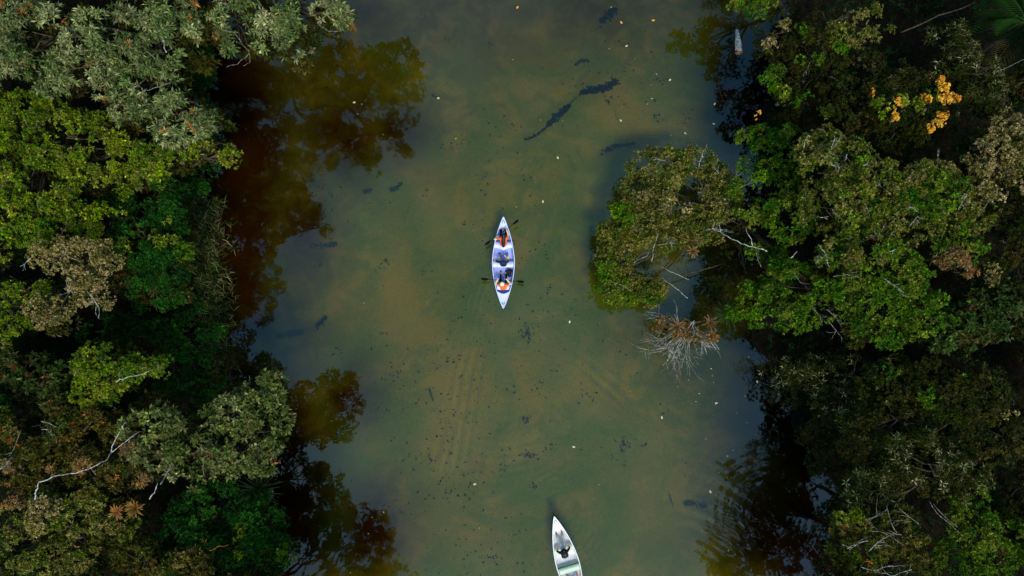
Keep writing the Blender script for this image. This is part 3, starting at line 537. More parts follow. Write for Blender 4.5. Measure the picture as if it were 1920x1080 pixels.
def blades(pts, L, w, cols, r, arch=.5, per=5):
    """arched strap leaves: 3 segments each"""
    N = len(pts) * per; p = np.repeat(pts, per, 0) + r.normal(0, .04, (N, 3)) * np.array([1, 1, 0])
    a = r.uniform(0, 6.28, N); h = np.stack([np.cos(a), np.sin(a), a * 0], -1); s = np.stack([-np.sin(a), np.cos(a), a * 0], -1)
    ll = (L * r.uniform(.6, 1.2, N))[:, None]; sp_ = r.uniform(.25, .9, N)[:, None]; ww = w * r.uniform(.7, 1.2, N)[:, None]
    V = []
    for t, k in ((0, .6), (.4, 1), (.75, .75), (1., .08)):
        c = p + h * ll * sp_ * t + np.array([0, 0, 1]) * ll * (t - arch * t * t * (sp_ + .3)); V += [c - s * ww * k * .5, c + s * ww * k * .5]
    V = np.stack(V, 1).reshape(-1, 3); b = np.arange(N)[:, None] * 8
    F = np.concatenate([b + np.array([[2 * q, 2 * q + 1, 2 * q + 3, 2 * q + 2]]) for q in range(3)])
    C = np.repeat(np.array(cols)[r.integers(0, len(cols), N)] * r.uniform(.6, 1.4, (N, 1)), 8, 0)
    return V, F, C
pts = []
for i in range(700):
    py = r.uniform(375, 690); px = np.interp(py, [375, 450, 650, 700], [395, 405, 425, 440]) + r.normal(-18, 20); w_ = W(px, py); z, d = land(w_[:1], w_[1:2])
    if d[0] < .7: pts.append((w_[0], w_[1], max(z[0], -.1)))
V, F_, C = blades(np.array(pts), .85, .036, [(.09, .10, .02), (.05, .08, .012), (.20, .19, .08), (.02, .035, .006)], r, .55, 4)
me = mesh_np('reed_bed', V, F_, False, C); me.materials.append(M['leaf'])
tag(obj('reed_bed', me), 'strip of spiky reeds growing along the left water edge', 'reeds', kind='stuff')
def strap_leaf(name, L, w, rise, droop, cols, fold=.15, n=6):
    V = []; 
    for i in range(n + 1):
        t = i / n; k = (math.sin(math.pi * min(1, .12 + t * .88)) ** .7) * w * .5 + .002
        x = L * t * (1 - .12 * t); z = rise * L * t - droop * L * t * t; V += [(x, -k, z + fold * k), (x, 0, z), (x, k, z + fold * k)]
    F = [q for i in range(n) for q in ((3 * i, 3 * i + 3, 3 * i + 4, 3 * i + 1), (3 * i + 1, 3 * i + 4, 3 * i + 5, 3 * i + 2))]
    C = np.array(cols[0]) + (np.array(cols[1]) - np.array(cols[0])) * np.repeat(np.linspace(0, 1, n + 1), 3)[:, None]
    me = mesh_np(name, V, F, True, C); me.materials.append(M['leaf']); return me
def rosette(name, label, px, py, z, n, L, w, cols, cat='plant', seed=0, rise=(.5, 1.1), droop=.5, stem=True, part='leaf', base_mat='bark'):
    r = np.random.default_rng(seed); e = empty(name, tuple(W(px, py, z))); tag(e, label, cat)
    mb = MB(); gz = max(land(np.array([W(px, py, z)[0]]), np.array([W(px, py, z)[1]]))[0][0], -.8) if stem else z - .25
    mb.tube([(0, 0, gz - z - .1), (.03, 0, (gz - z) * .5), (0, 0, .06)], [.05, .045, .05], 7); mb.build('stem', M[base_mat], e)
    mes = [strap_leaf(part, L * s, w, r.uniform(*rise), droop * q, cols) for s, q in ((1, 1), (.85, .8), (1.1, 1.15), (.7, .5))]
    for i in range(n):
        o = obj(part, mes[i % 4], None, e); o.rotation_euler = (r.normal(0, .12), r.normal(-.1, .25), i * 2.399 + r.normal(0, .15)); o.location = (0, 0, .03 + .002 * i)
    return e
rosette('bromeliad', 'tan-orange rosette of blunt leaves by the white twigs', 1297, 471, 4.3, 24, .42, .06, [(.12, .065, .016), (.24, .14, .045)], seed=1, stem=False)
rosette('tree_fern', 'dark green spiky rosette under the leaning olive tree', 1362, 588, 2.6, 34, .95, .06, [(.014, .035, .008), (.035, .055, .012)], seed=2, rise=(.4, .9), part='frond')
rosette('dry_bromeliad', 'withered tan rosette above the dead bush', 1268, 612, 2.0, 22, .6, .06, [(.10, .05, .025), (.22, .13, .05)], seed=3)
rosette('amber_bromeliad', 'larger withered amber rosette at the bush tip', 1330, 605, 2.2, 18, .55, .06, [(.10, .055, .025), (.2, .12, .05)], seed=4)
rosette('orange_bromeliad', 'orange rosette of stiff leaves in the lower left forest', 258, 950, 8.4, 46, .50, .06, [(.14, .06, .012), (.26, .13, .03)], seed=5, stem=False)
rosette('rusty_bromeliad', 'small rusty rosette left of the bigger orange one', 222, 958, 8.1, 26, .42, .06, [(.24, .08, .02), (.26, .13, .03)], seed=6, stem=False)
rosette('sedge_clump', 'clump of long arching sedge blades under the pale broad-leaved tree', 488, 915, 1.6, 46, 1.5, .055, [(.03, .045, .01), (.12, .115, .035)], seed=7, rise=(.7, 1.3), droop=.75, part='blade')
rosette('spiky_lily', 'dark spiky rosette at the left edge under the tan tree', 18, 575, 6.2, 22, .95, .08, [(.02, .035, .01), (.05, .05, .02)], seed=8)
rosette('bank_fern', 'grey-green fern on the bank above the reeds', 372, 355, 1.6, 22, .8, .06, [(.03, .045, .015), (.07, .07, .04)], seed=9)
rosette('red_bromeliad', 'small red rosette on the bank above the reeds', 345, 393, 2.2, 12, .38, .09, [(.3, .05, .02), (.4, .09, .04)], seed=10)
def palm(px, py, z):
    r = np.random.default_rng(3); top = W(px, py, z); e = empty('palm', (top[0], top[1], .6)); tag(e, 'green feather palm in the top right corner', 'palm tree')
    mb = MB(); mb.tube([(0, 0, -.1), (.05, .02, z * .5), (0, 0, z - .6)], [.14, .12, .11], 8); mb.build('trunk', M['bark'], e)
    for i in range(13):
        a = i * 2.399; dead = i % 4 == 3; rise = r.uniform(.25, .9) if not dead else -.1
        mb = MB(); L = r.uniform(2.0, 2.5); sp_ = []
        for k in range(9): t = k / 8; sp_.append((L * t * .92, 0, rise * L * t - .62 * L * t * t))
        mb.tube(sp_, np.linspace(.022, .006, 9), 4)
        for k in range(2, 20):
            t = k / 19; x, zz = L * t * .92, rise * L * t - .62 * L * t * t; l_ = .8 * math.sin(math.pi * (.15 + .8 * t)) + .1
            for s in (-1, 1):
                p0 = np.array((x, 0, zz)); p1 = p0 + np.array((l_ * .5, s * l_ * .5, .02)); p2 = p0 + np.array((l_ * .85, s * l_ * .85, -.14)); wv = np.array((.017, -s * .017, 0))
                mb.add([p0, p1 - wv, p2, p1 + wv], [(0, 1, 2), (0, 2, 3)])
        o = mb.build('frond', M['palm_dry'] if dead else M['palm'], e, False); o.location = (0, 0, z - .6); o.rotation_euler = (0, 0, a)
M['palm'] = simple('palm_leaf', (.012, .045, .006), .6, .1); M['palm_dry'] = simple('dry_palm_leaf', (.07, .06, .022), .7)
palm(1922, 40, 7.2)
def dead_bush():
    r = np.random.default_rng(8); f = W(1345, 600); f[2] = -.5; e = empty('dead_bush', tuple(f)); tag(e, 'bare whitish dead bush with fine twigs reaching over the water', 'dead bush')
    mb = MB(); root = W(1300, 606, 1.6) - f; mb.tube([(0, 0, 0), root * .5 + (0, .1, .15), root], [.07, .055, .04], 7); mb.build('trunk', M['bark'], e)
    for i in range(18):
        a = r.uniform(0, 1); tgt = W(np.interp(a, [0, .3, .7, 1], [1200, 1215, 1262, 1345]) + r.normal(0, 8), np.interp(a, [0, .3, .7, 1], [600, 660, 688, 660]) + r.normal(0, 6), r.uniform(.5, 2)) - f
        d = tgt - root; L = np.linalg.norm(d) * .82; mb = MB(); forked(mb, root + r.normal(0, .08, 3), d / np.linalg.norm(d), L * 1.15, .024, 2, r); mb.build('branch', M['white' if i % 2 else 'pale'], e)
    V, C = crown_arrays([(1270, 620, 45, 22, 1.9, .3), (1320, 625, 40, 22, 1.8, .3), (1250, 600, 26, 14, 1.9, .3)], SP['amber'], r, .5); c = obj('withered_leaves', leaf_mesh('withered_leaves', V - f, C), None, e); c['kind'] = 'stuff'
dead_bush()
# ---- logs and snags
def log(name, label, pts, rad, mat, endmat=None, cat='log'):
    P = np.array([W(*p) for p in pts]); r = np.random.default_rng(len(label)); t = np.linspace(0, len(P) - 1, len(P) * 3); P = np.stack([np.interp(t, np.arange(len(P)), P[:, k]) for k in range(3)], -1)
    c = P[0].copy(); e = empty(name, tuple(c)); tag(e, label, cat); mb = MB(); rad = np.interp(t, np.arange(len(rad)), rad) * (1 + r.normal(0, .06, len(t)))
    mb.tube(P - c, rad, 9); mb.build('wood', M[mat], e)
    if endmat:
        mb = MB(); d = unit(P[-1] - P[-2])
        for k in range(7): o_ = r.normal(0, rad[-1] * .45, 3); mb.tube([P[-1] - c + o_ - d * .05, P[-1] - c + o_ + d * r.uniform(.05, .2)], [rad[-1] * .38, .01], 5)
        mb.build('broken_end', M[endmat], e)
log('snag', 'pale weathered snag with a splintered rusty end poking from dark water', [(1381, 50, -.35), (1382, 60, .05), (1384, 80, .35), (1385, 98, .6)], [.04, .1, .19, .2], 'white', 'rust')
log('submerged_branch', 'thin dark submerged branch in the blue water, upper right', [(1345, 150, -.35), (1352, 180, -.3), (1367, 210, -.1), (1376, 235, -.1)], [.02, .03, .06, .03], 'bark', cat='branch')
log('sunken_stick', 'short dark stick on the river bed beyond the bow wake', [(805, 730, -.75), (812, 752, -.75)], [.05, .03], 'bark', cat='branch')
log('sunken_twig', 'dark twig on sandy bed near the bottom of the river', [(1256, 928, -.7), (1262, 950, -.7)], [.035, .02], 'bark', cat='branch')

# ---------------------------------------------------------------- things in the river
M['litter'] = simple('wet_leaf_litter', (.008, .010, .012), .8, .1, .4, 5)
M['float'] = simple('floating_leaf', (.55, .48, .26), .6, .2, .2, 30); M['float_o'] = simple('orange_floating_leaf', (.7, .3, .05), .6, .2, .2, 30)
def flakes(P, size, r, tilt=.25):
    N = len(P); a = r.uniform(0, 6.28, N); s = size * r.uniform(.4, 1.5, N); h = np.stack([np.cos(a), np.sin(a), r.normal(0, tilt, N)], -1) * s[:, None]; q = np.stack([-np.sin(a), np.cos(a), r.normal(0, tilt, N)], -1) * (s * r.uniform(.18, .5, N))[:, None]
    V = np.stack([P - h, P - q, P + h, P + q], 1).reshape(-1, 3); return V, np.arange(4 * N).reshape(-1, 4)
def bed_z(P):
    z, d = land(P[:, 0], P[:, 1]); P[:, 2] = z + .03; return P
r = np.random.default_rng(9)
P = []
for i in range(110):                                                   # loose groups of sunken leaves
    px, py = r.uniform(560, 1300), r.uniform(0, 1080); n = int(r.integers(1, 15)); sp_ = r.uniform(.08, .9)
    P.append(W(px, py) + r.normal(0, sp_, (n, 3)))
for (px, py, rx, ry, n) in [(850, 800, 45, 110, 150), (850, 268, 20, 12, 26), (1180, 110, 90, 60, 60), (1000, 460, 20, 20, 14), (840, 900, 25, 25, 30), (1120, 680, 40, 25, 14), (880, 660, 120, 120, 60), (990, 625, 12, 18, 14), (1170, 845, 14, 22, 12), (990, 857, 18, 5, 10), (985, 790, 6, 6, 5), (820, 775, 7, 6, 6)]:
    P.append(np.array([W(px, py) for _ in range(n)]) + np.stack([r.normal(0, rx / PPM, n), r.normal(0, ry / PPM, n), np.zeros(n)], -1))
P = bed_z(np.concatenate(P)); V, F_ = flakes(P, .078, r)
tag(obj('sunken_leaves', mesh_np('sunken_leaves', V, F_), M['litter']), 'scattered dark sunken leaves over the sandy river bed', 'leaf litter', kind='stuff')
def streak(label, pts, widths, n, seed, size=.11):
    r = np.random.default_rng(seed); pts = np.array(pts, float); t = r.uniform(0, len(pts) - 1, n); px = np.interp(t, np.arange(len(pts)), pts[:, 0]); py = np.interp(t, np.arange(len(pts)), pts[:, 1]); w_ = np.interp(t, np.arange(len(pts)), widths) * (1 + .4 * np.sin(t * 9))
    P = np.array([W(a, b) for a, b in zip(px, py)]); P[:, :2] += r.uniform(-1, 1, (n, 2)) * (w_ / PPM)[:, None]; P = bed_z(P); P[:, 2] += r.uniform(0, .12, n)
    V, F_ = flakes(P, size, r); tag(obj('leaf_drift', mesh_np('leaf_drift', V, F_), M['litter']), label, 'leaf litter', 'drifts of sunken leaf litter', 'stuff')
streak('long dark leaf drift on the bed in the upper middle', [(1028, 226), (1045, 210), (1070, 188)], [2.5, 6, 4], 420, 1, .08)
streak('dark ragged leaf drift pointing up right, beyond the long one', [(1092, 164), (1115, 158), (1140, 155), (1160, 142)], [2.5, 6, 7, 5], 520, 2, .085)
streak('thin dark link joining the two long leaf drifts', [(1068, 188), (1080, 176), (1094, 165)], [1.5, 1.5, 2], 34, 17, .06)
streak('thin string of litter trailing from the long drift', [(985, 254), (1010, 243), (1030, 226)], [2, 1.5, 1.5], 110, 3, .07)
streak('dark litter patch on bed at the top edge', [(1130, 27), (1145, 16), (1158, 6)], [4, 7, 4], 200, 4, .09)
streak('small curved litter streak above the long drift', [(1082, 108), (1094, 102), (1108, 104)], [3, 3, 2], 70, 5, .07)
streak('bluish triangular litter patch below the long drift', [(1135, 278), (1150, 268), (1175, 264), (1195, 260)], [5, 5, 1.5, 2.5], 200, 6, .08)
streak('dark litter smear at the left edge of the open water', [(515, 630), (540, 624), (560, 622)], [4, 5, 3], 260, 7, .09)
streak('narrow litter streak reaching up right beside the smear', [(585, 612), (596, 602), (604, 592)], [4, 4, 3], 100, 8, .08)
streak('litter streak below the mirrored branch tips', [(728, 350), (738, 346), (750, 336)], [3, 4, 2], 70, 9, .08)
streak('small litter clump below mirrored branches', [(676, 353), (690, 351)], [3, 3], 45, 10, .08)
streak('litter streak beside the rippled tree reflection', [(1292, 948), (1315, 950), (1335, 952)], [3, 5, 4], 110, 11, .08)
streak('litter under the dark mirrored tree edge', [(575, 456), (600, 458), (625, 452)], [3, 5, 3], 110, 12, .09)
streak('pair of dark clumps astern of the blue canoe', [(985, 612), (992, 625), (990, 636)], [9, 8, 9], 34, 13, .075)
streak('dark blob of litter in the lower middle', [(980, 792), (990, 787)], [5, 5], 24, 14, .075)
streak('double clump of litter right of the lower middle', [(1168, 838), (1178, 832), (1174, 850)], [6, 7, 7], 26, 15, .075)
streak('flat pair of clumps below the dark blob', [(982, 858), (994, 860), (1004, 856)], [3, 3, 3], 26, 16, .075)
def leafshape(s):
    a = np.linspace(0, 2 * np.pi, 9)[:-1]; V = [(s * math.cos(t), s * .55 * math.sin(t) * (1 - .3 * math.cos(t)), .008 * math.cos(2 * t)) for t in a]
    me = bpy.data.meshes.new('floating_leaf'); me.from_pydata(V + [(0, 0, -.004)], [], [(i, (i + 1) % 8, 8) for i in range(8)]); me.update(); return me
fl, flo = leafshape(.085), leafshape(.1); fl.materials.append(M['float']); flo.materials.append(M['float_o'])
def wz(px, py): return 0.02
SPOT = [(822, 184), (1241, 783), (890, 908), (1046, 296), (1175, 86), (1164, 226), (1256, 150), (1285, 250), (1340, 195), (1338, 232), (1068, 604), (1076, 838), (1018, 378), (664, 192), (1420, 716), (1343, 756), (1332, 922)]
FL = ['bright white leaf floating alone in the upper left of the river', 'pale leaf floating in the lower right, below the wake', 'yellowish leaf floating left of the white canoe bow', 'pale leaf floating above the blue-lavender canoe, towards the right', 'pale leaf floating above the dark leaf drift',
      'pale leaf floating right of the dark ragged leaf drift', 'pale leaf floating between the leaf drift and the blue water', 'pale leaf floating just above the ring-shaped leaning tree', 'upper pale leaf floating beside the submerged branch', 'lower pale leaf floating beside the submerged branch', 'pale leaf floating left of the dead bush',
      'pale leaf floating in the lower middle of the river', 'pale leaf floating between the canoe and the leaning tree', 'pale leaf floating on the mirrored branches, upper left', 'pale leaf floating by the right bank below the dead bush', 'pale leaf floating on blue water near the right bank', 'pale leaf floating just above the rippled tree reflection']
for i, (px, py) in enumerate(SPOT):
    o = obj('floating_leaf', fl); o.location = tuple(W(px, py, wz(px, py))); o.rotation_euler = (0, 0, i * 1.7); tag(o, FL[i], 'leaf', 'pale floating leaves')
for i, (px, py) in enumerate([(1225, 38), (1165, 42), (970, 14)]):
    o = obj('floating_leaf', flo); o.location = tuple(W(px, py, .02)); o.rotation_euler = (0, 0, i * 2.1); tag(o, ['orange leaf floating near the top edge, nearest the right bank', 'orange leaf floating near the top edge beside the litter patch', 'orange leaf floating at the top edge in midstream'][i], 'leaf', 'orange floating leaves')
P = np.array([W(r.uniform(640, 1400), r.uniform(0, 1080), .018) for _ in range(46)] + [W(r.uniform(1280, 1430), r.uniform(650, 900), .018) for _ in range(22)] + [W(r.uniform(1140, 1330), r.uniform(40, 300), .018) for _ in range(16)])
V, F_ = flakes(P, .04, r, .02); tag(obj('leaf_flecks', mesh_np('leaf_flecks', V, F_), M['float']), 'tiny pale leaf flecks drifting on the water surface', 'leaf flecks', kind='stuff')

# ---------------------------------------------------------------- canoes
def canoe(name, label, loc, rz, mats, seats, L=5.24, B=.63, deck=(.75, 1.0), extra_thwart=None):
    e = empty(name, loc, rz); tag(e, label, 'canoe'); hull, inner, rim, seatm = mats
    def hb(t): return B * max(0., 1 - abs(t) ** 1.75) ** .92 + .004
    def sheer(t): return .36 + .16 * abs(t) ** 3
    def section(t, off):
        b = max(hb(t) - off, .002); top = sheer(t); bot = -.1 + off + .28 * abs(t) ** 6; P = []
        for k in range(13):
            a = math.pi * k / 12; c = math.cos(a); s = math.sin(a)
            P.append((math.copysign(abs(c) ** .55, c) * b, t * L / 2, top - (top - bot) * (s ** .5 if s > 0 else 0)))
        return P
    ts = [math.sin(x * math.pi / 2) * .999 for x in np.linspace(-1, 1, 41)]
    for nm, off, mt in (('hull', 0., hull), ('hull_lining', .022, inner)):
        mb = MB(); V = [p for t in ts for p in section(t * (1 if off == 0 else .985), off)]
        mb.add(V, [(i * 13 + k, i * 13 + k + 1, (i + 1) * 13 + k + 1, (i + 1) * 13 + k) if off == 0 else (i * 13 + k, (i + 1) * 13 + k, (i + 1) * 13 + k + 1, i * 13 + k + 1) for i in range(40) for k in range(12)]); mb.build(nm, mt, e)
    for s in (-1, 1):
        mb = MB(); mb.tube([(s * (hb(t) - .01), t * L / 2, sheer(t) + .008) for t in ts], .026, 7); mb.build('gunwale', rim, e)
    for s, dl in ((1, deck[0]), (-1, deck[1])):
        V = []; n = 9; t1 = .992
        for i in range(n):
            q = i / (n - 1)
            for k in range(9):
                u = k / 4 - 1; y0 = L / 2 - dl - .16 * (1 - abs(u) ** 2) * -1.0; t = (y0 + (L / 2 * t1 - y0) * q) / (L / 2)
                V.append((u * max(hb(t) - .012, .002), s * t * L / 2, sheer(t) + .014 + .03 * (1 - u * u) * (1 - q)))
        mb = MB(); f = [(i * 9 + k, i * 9 + k + 1, (i + 1) * 9 + k + 1, (i + 1) * 9 + k) for i in range(n - 1) for k in range(8)]; mb.add(V, f if s > 0 else [q[::-1] for q in f]); d = mb.build('deck', rim, e)
        mb = MB(); yy = s * (L / 2 - .30); mb.tube([(-.06, yy - .08 * s, sheer(.9) + .03), (-.065, yy, sheer(.9) + .075), (0, yy + s * .10, sheer(.9) + .085), (.065, yy, sheer(.9) + .075), (.06, yy - .08 * s, sheer(.9) + .03)], .014, 6); mb.build('carry_handle', M['canoe_dark'], d)
    for (y, dep, notch) in seats:
        V = []
        for z in (.0, -.035):
            for k in range(13):
                u = k / 6 - 1; b = hb((y) / (L / 2)) - .035; V.append((u * b, y + dep / 2 - (.03 * (1 - u * u)), .27 + z - .02 * (1 - u * u)))
            for k in range(13):
                u = k / 6 - 1; b = hb((y - dep) / (L / 2)) - .035; V.append((u * b, y - dep / 2 - notch * math.exp(-(u / .38) ** 2), .27 + z - .02 * (1 - u * u)))
        f = []
        for k in range(12): f += [(k, 13 + k, 14 + k, k + 1), (26 + k, 27 + k, 40 + k, 39 + k), (13 + k, 39 + k, 40 + k, 14 + k), (k + 1, 27 + k, 26 + k, k)]
        mb = MB(); mb.add(V, f); mb.build('seat', seatm, e)
    if extra_thwart is not None:
        y, mt = extra_thwart; b = hb(y / (L / 2)) - .02; mb = MB(); mb.tube([(-b, y, .36), (0, y, .365), (b, y, .36)], .032, 7); mb.build('thwart', mt, e)
    for k in (-1, 0, 1):                                                # floor ribs
        mb = MB(); mb.tube([(k * .13, -1.5, -.055), (k * .13, 0, -.065), (k * .13, 1.5, -.055)], .016, 6); mb.build('floor_rib', inner, e)
    return e
M['canoe_blue'] = simple('lavender_hull', (.14, .20, .75), .35, .4, .08, 3); M['canoe_in'] = simple('lavender_lining', (.40, .46, .88), .45, .35, .16, 5)
M['canoe_rim'] = simple('lavender_rim', (.60, .66, .98), .35, .4, .06, 5); M['canoe_seat'] = simple('lavender_seat', (.56, .62, .97), .4, .4, .08, 6)
M['canoe_dark'] = simple('dark_plastic', (.03, .03, .05), .5)
M['white_hull'] = simple('white_hull', (.10, .07, .05), .45, .4, .1, 3); M['white_in'] = simple('white_lining', (.80, .79, .80), .45, .35, .06, 4); M['white_rim'] = simple('white_rim', (.86, .85, .85), .35, .4, .04, 5)
M['mint'] = simple('mint_seat', (.48, .62, .50), .5, .3, .1, 7); M['moss'] = simple('moss_thwart', (.05, .08, .015), .6)
c1 = W(944, 495); C1 = canoe('canoe', 'lavender-blue canoe carrying three paddlers in midstream', (c1[0], c1[1], .08), 0.0, (M['canoe_blue'], M['canoe_in'], M['canoe_rim'], M['canoe_seat']), [(1.06, .38, .13), (-.06, .36, .0), (-1.36, .34, .0)])
t0_, t1_ = W(1039, 968, .55), W(1071, 1080, .45); ax2 = unit(t0_ - t1_); th2 = math.atan2(-ax2[0], ax2[1]); c2 = t0_ - ax2 * 2.62; C2 = canoe('canoe', 'white canoe entering at the bottom edge', (c2[0], c2[1], .08), th2, (M['white_hull'], M['white_in'], M['white_rim'], M['mint']), [(.78, .34, .0), (-.30, .36, .0), (-1.5, .34, .0)], deck=(.85, .9), extra_thwart=(-.09, M['moss']))
M['skin'] = simple('skin', (.74, .47, .35), .5, .3, .08, 20); M['skin_red'] = simple('sunned_skin', (.58, .22, .15), .5, .3, .08, 20); M['hair'] = simple('black_hair', (.010, .009, .009), .45, .4, .3, 40, .4)
M['vest'] = simple('orange_vest', (.85, .13, .025), .6, .2, .12, 14, .3); M['cream'] = simple('cream_cloth', (.80, .68, .40), .7, .1, .1, 14, .2); M['navy'] = simple('navy_cloth', (.02, .025, .06), .75, .1, .2, 14, .3)
M['black'] = simple('black_cloth', (.012, .012, .014), .75, .1, .2, 14, .3); M['sleeve'] = simple('pale_yellow_sleeve', (.72, .66, .34), .7, .1, .1, 14); M['shoe'] = simple('dark_shoe', (.02, .02, .022), .6); M['pale_cloth'] = simple('off_white_trousers', (.86, .80, .78), .75, .1, .08, 12)
M['hat'] = simple('straw_hat', (.82, .68, .40), .75, .1, .1, 30, .3); M['bagm'] = simple('black_bag', (.010, .012, .018), .6, .2, .3, 9, .3)
def person(canoe_o, y, label, legs, hands, head, lean, clothes, x=0.0, grip=(1, 0, 0), zs=.40, elbow_out=.12):
    """seated figure in canoe coordinates (facing +y); legs: ((knee),(foot)) for the left and right side; hands: left, right; lean: chest offset forward"""
    th = canoe_o.rotation_euler[2]; cl = canoe_o.location
    def T(p): return (p[0] * math.cos(th) - p[1] * math.sin(th) + cl[0], p[0] * math.sin(th) + p[1] * math.cos(th) + cl[1], p[2] + cl[2])
    v = lambda *a: np.array(a, float)
    pel = v(x, y, zs); chest = v(x, y + lean, zs + .34); neck = v(x, y + lean * 1.35, zs + .50); hd = v(*head)
    body = empty('person', T(pel), th); tag(body, label, 'person'); sk = clothes.get('skin', 'skin')
    mb = MB(); o_ = pel
    def cap(a, b, r0, r1, m=None): (m or mb).capsule(v(*a) - o_, v(*b) - o_, r0, r1)
    cap(pel + (-.06, 0, 0), pel + (.06, 0, 0), .12, .12); cap(pel, chest, .125, .135); cap(chest + (-.09, 0, .03), chest + (.09, 0, .03), .11, .11); cap(chest, neck, .09, .055); cap(neck, hd - (0, .01, .06), .05, .055)
    mb.capsule(hd - o_ - (0, .02, -.015), hd - o_ + (0, .015, .0), .098, .09); mb.capsule(hd - o_ + (0, .03, -.05), hd - o_ + (0, .055, -.08), .065, .045)
    f = hd - o_ + (0, .095, -.02); mb.capsule(f, f + (0, .02, -.025), .014, .016)                                   # nose
    for s in (-1, 1): mb.capsule(hd - o_ + (s * .093, 0, .0), hd - o_ + (s * .097, -.01, -.04), .016, .012)             # ears
    arms = []; lg = []
    for i, s in enumerate((-1, 1)):
        sh = chest + (s * .19, .02, .09); hnd = v(*hands[i]); mid = (sh + hnd) / 2; gap = max(0., .29 ** 2 - (np.linalg.norm(hnd - sh) / 2) ** 2) ** .5
        el = mid + unit(v(s * .8, -.25, -.6)) * min(gap, .22) + v(s * elbow_out * .2, 0, 0)
        cap(chest + (s * .09, .01, .06), sh, .075, .062); cap(sh, el, .058, .043); cap(el, hnd, .042, .028); arms.append((sh, el, hnd))
        d = unit(hnd - el); g = unit(v(*grip)); q = np.cross(d, g); q = q / (np.linalg.norm(q) + 1e-9); palm = hnd + d * .045; cap(hnd, palm, .028, .034)
        for k, ln in enumerate((.058, .068, .064, .05)):                                                                # four fingers closing round the grip
            b0 = palm + g * (k - 1.5) * .021 + d * .025; b1 = b0 + d * ln * .5 - q * .006; b2 = b1 - q * ln * .45 + d * .006; b3 = b2 - d * ln * .35
            cap(b0, b1, .0105, .010); cap(b1, b2, .010, .0095); cap(b2, b3, .0095, .0085)
        t0 = palm - g * s * -.034 - d * .01; cap(t0, t0 + g * s * .022 + d * .025, .0125, .0115); cap(t0 + g * s * .022 + d * .025, t0 + g * s * .012 + d * .05 - q * .02, .0115, .009)
        kn, ft = v(*legs[i][0]), v(*legs[i][1]); hip = pel + (s * .09, .03, -.01)
        cap(hip, kn, .088, .062); cap(kn, ft, .058, .038); cap(ft, ft + (0, .15, -.02), .042, .032); lg.append((hip, kn, ft))
    b = mb.skin('body', M[sk], body, .011, .35, 3)
    if 'top' in clothes:
        m = MB(); mb_ = m
        for a in ((pel + (-.06, 0, .02), pel + (.06, 0, .02), .135, .135), (pel, chest, .142, .15), (chest + (-.1, 0, .03), chest + (.1, 0, .03), .125, .125)): cap(*a, m)
        for i, (sh, el, hnd) in enumerate(arms): cap(chest + ((-1, 1)[i] * .08, .01, .06), sh, .09, .078, m); cap(sh, sh + (el - sh) * .8, .074, .058, m)
        m.skin('shirt', M[clothes['top']], body, .016, .35)
    if 'sleeve' in clothes:
        for (sh, el, hnd) in arms: m = MB(); cap(sh + (el - sh) * .55, el, .064, .056, m); cap(el, el + (hnd - el) * .92, .055, .042, m); m.skin('sleeve', M[clothes['sleeve']], body, .014, .4)
    if 'vest' in clothes:
        m = MB()
        for s in (-1, 1):
            cap(pel + (s * .09, .06, .1), chest + (s * .10, .06, .0), .11, .115, m); cap(chest + (s * .11, .06, 0), chest + (s * .12, .0, .13), .095, .075, m); cap(chest + (s * .12, .0, .13), chest + (s * .1, -.10, .02), .075, .09, m)
        cap(pel + (-.08, -.06, .12), pel + (.08, -.06, .12), .11, .11, m); cap(chest + (-.08, -.07, .02), chest + (.08, -.07, .02), .105, .105, m)
        m.skin('life_vest', M[clothes['vest']], body, .016, .35)
    if 'legs' in clothes:
        for i, (hip, kn, ft) in enumerate(lg):
            m = MB(); fr = clothes.get('leg_to', 1.0); cap(hip, hip + (kn - hip) * min(1, fr), .102, .102 - .026 * min(1, fr), m)
            if fr > 1 - 1e-6: cap(kn, kn + (ft - kn) * .9, .074, .055, m)
            m.skin('trouser_leg', M[clothes['legs']], body, .016, .4)
    for i, (hip, kn, ft) in enumerate(lg):
        m = MB(); cap(ft + (0, -.03, -.02), ft + (0, .16, -.03), .052, .045, m); m.skin('shoe', M['shoe'], body, .014, .4)
    if 'hair' in clothes:
        m = MB(); m.capsule(hd - o_ + (0, -.03, .03), hd - o_ + (0, .02, .035), .108, .098); m.capsule(hd - o_ + (0, -.06, .0), hd - o_ + (0, -.085, -.12), .09, .07)
        if clothes['hair'] == 'long': m.capsule(hd - o_ + (0, -.09, -.06), chest - o_ + (0, -.13, .05), .13, .14); m.capsule(chest - o_ + (0, -.14, .03), pel - o_ + (0, -.14, .16), .14, .10)
        m.skin('hair', M['hair'], body, .012, .4)
    if 'hat' in clothes:
        m = MB(); P = [(0, -.02, .035), (0, -.02, .04), (0, -.02, .045), (0, -.02, .06), (0, -.02, .11), (0, -.02, .145), (0, -.02, .15)]; m.tube(np.array(P) + hd - o_, [.01, .13, .135, .112, .104, .07, .01], 18); m.build('hat', M['hat'], body)
    for s in (-1, 1):
        m = MB(); m.capsule(hd - o_ + (s * .034, .092, .012), hd - o_ + (s * .034, .098, .012), .011, .008, 8); m.build('eye', M['hair'], b)
    m = MB(); m.capsule(hd - o_ + (-.02, .095, -.085), hd - o_ + (.02, .095, -.085), .006, .006, 6); m.build('mouth', M['skin_red'], b)
    return body
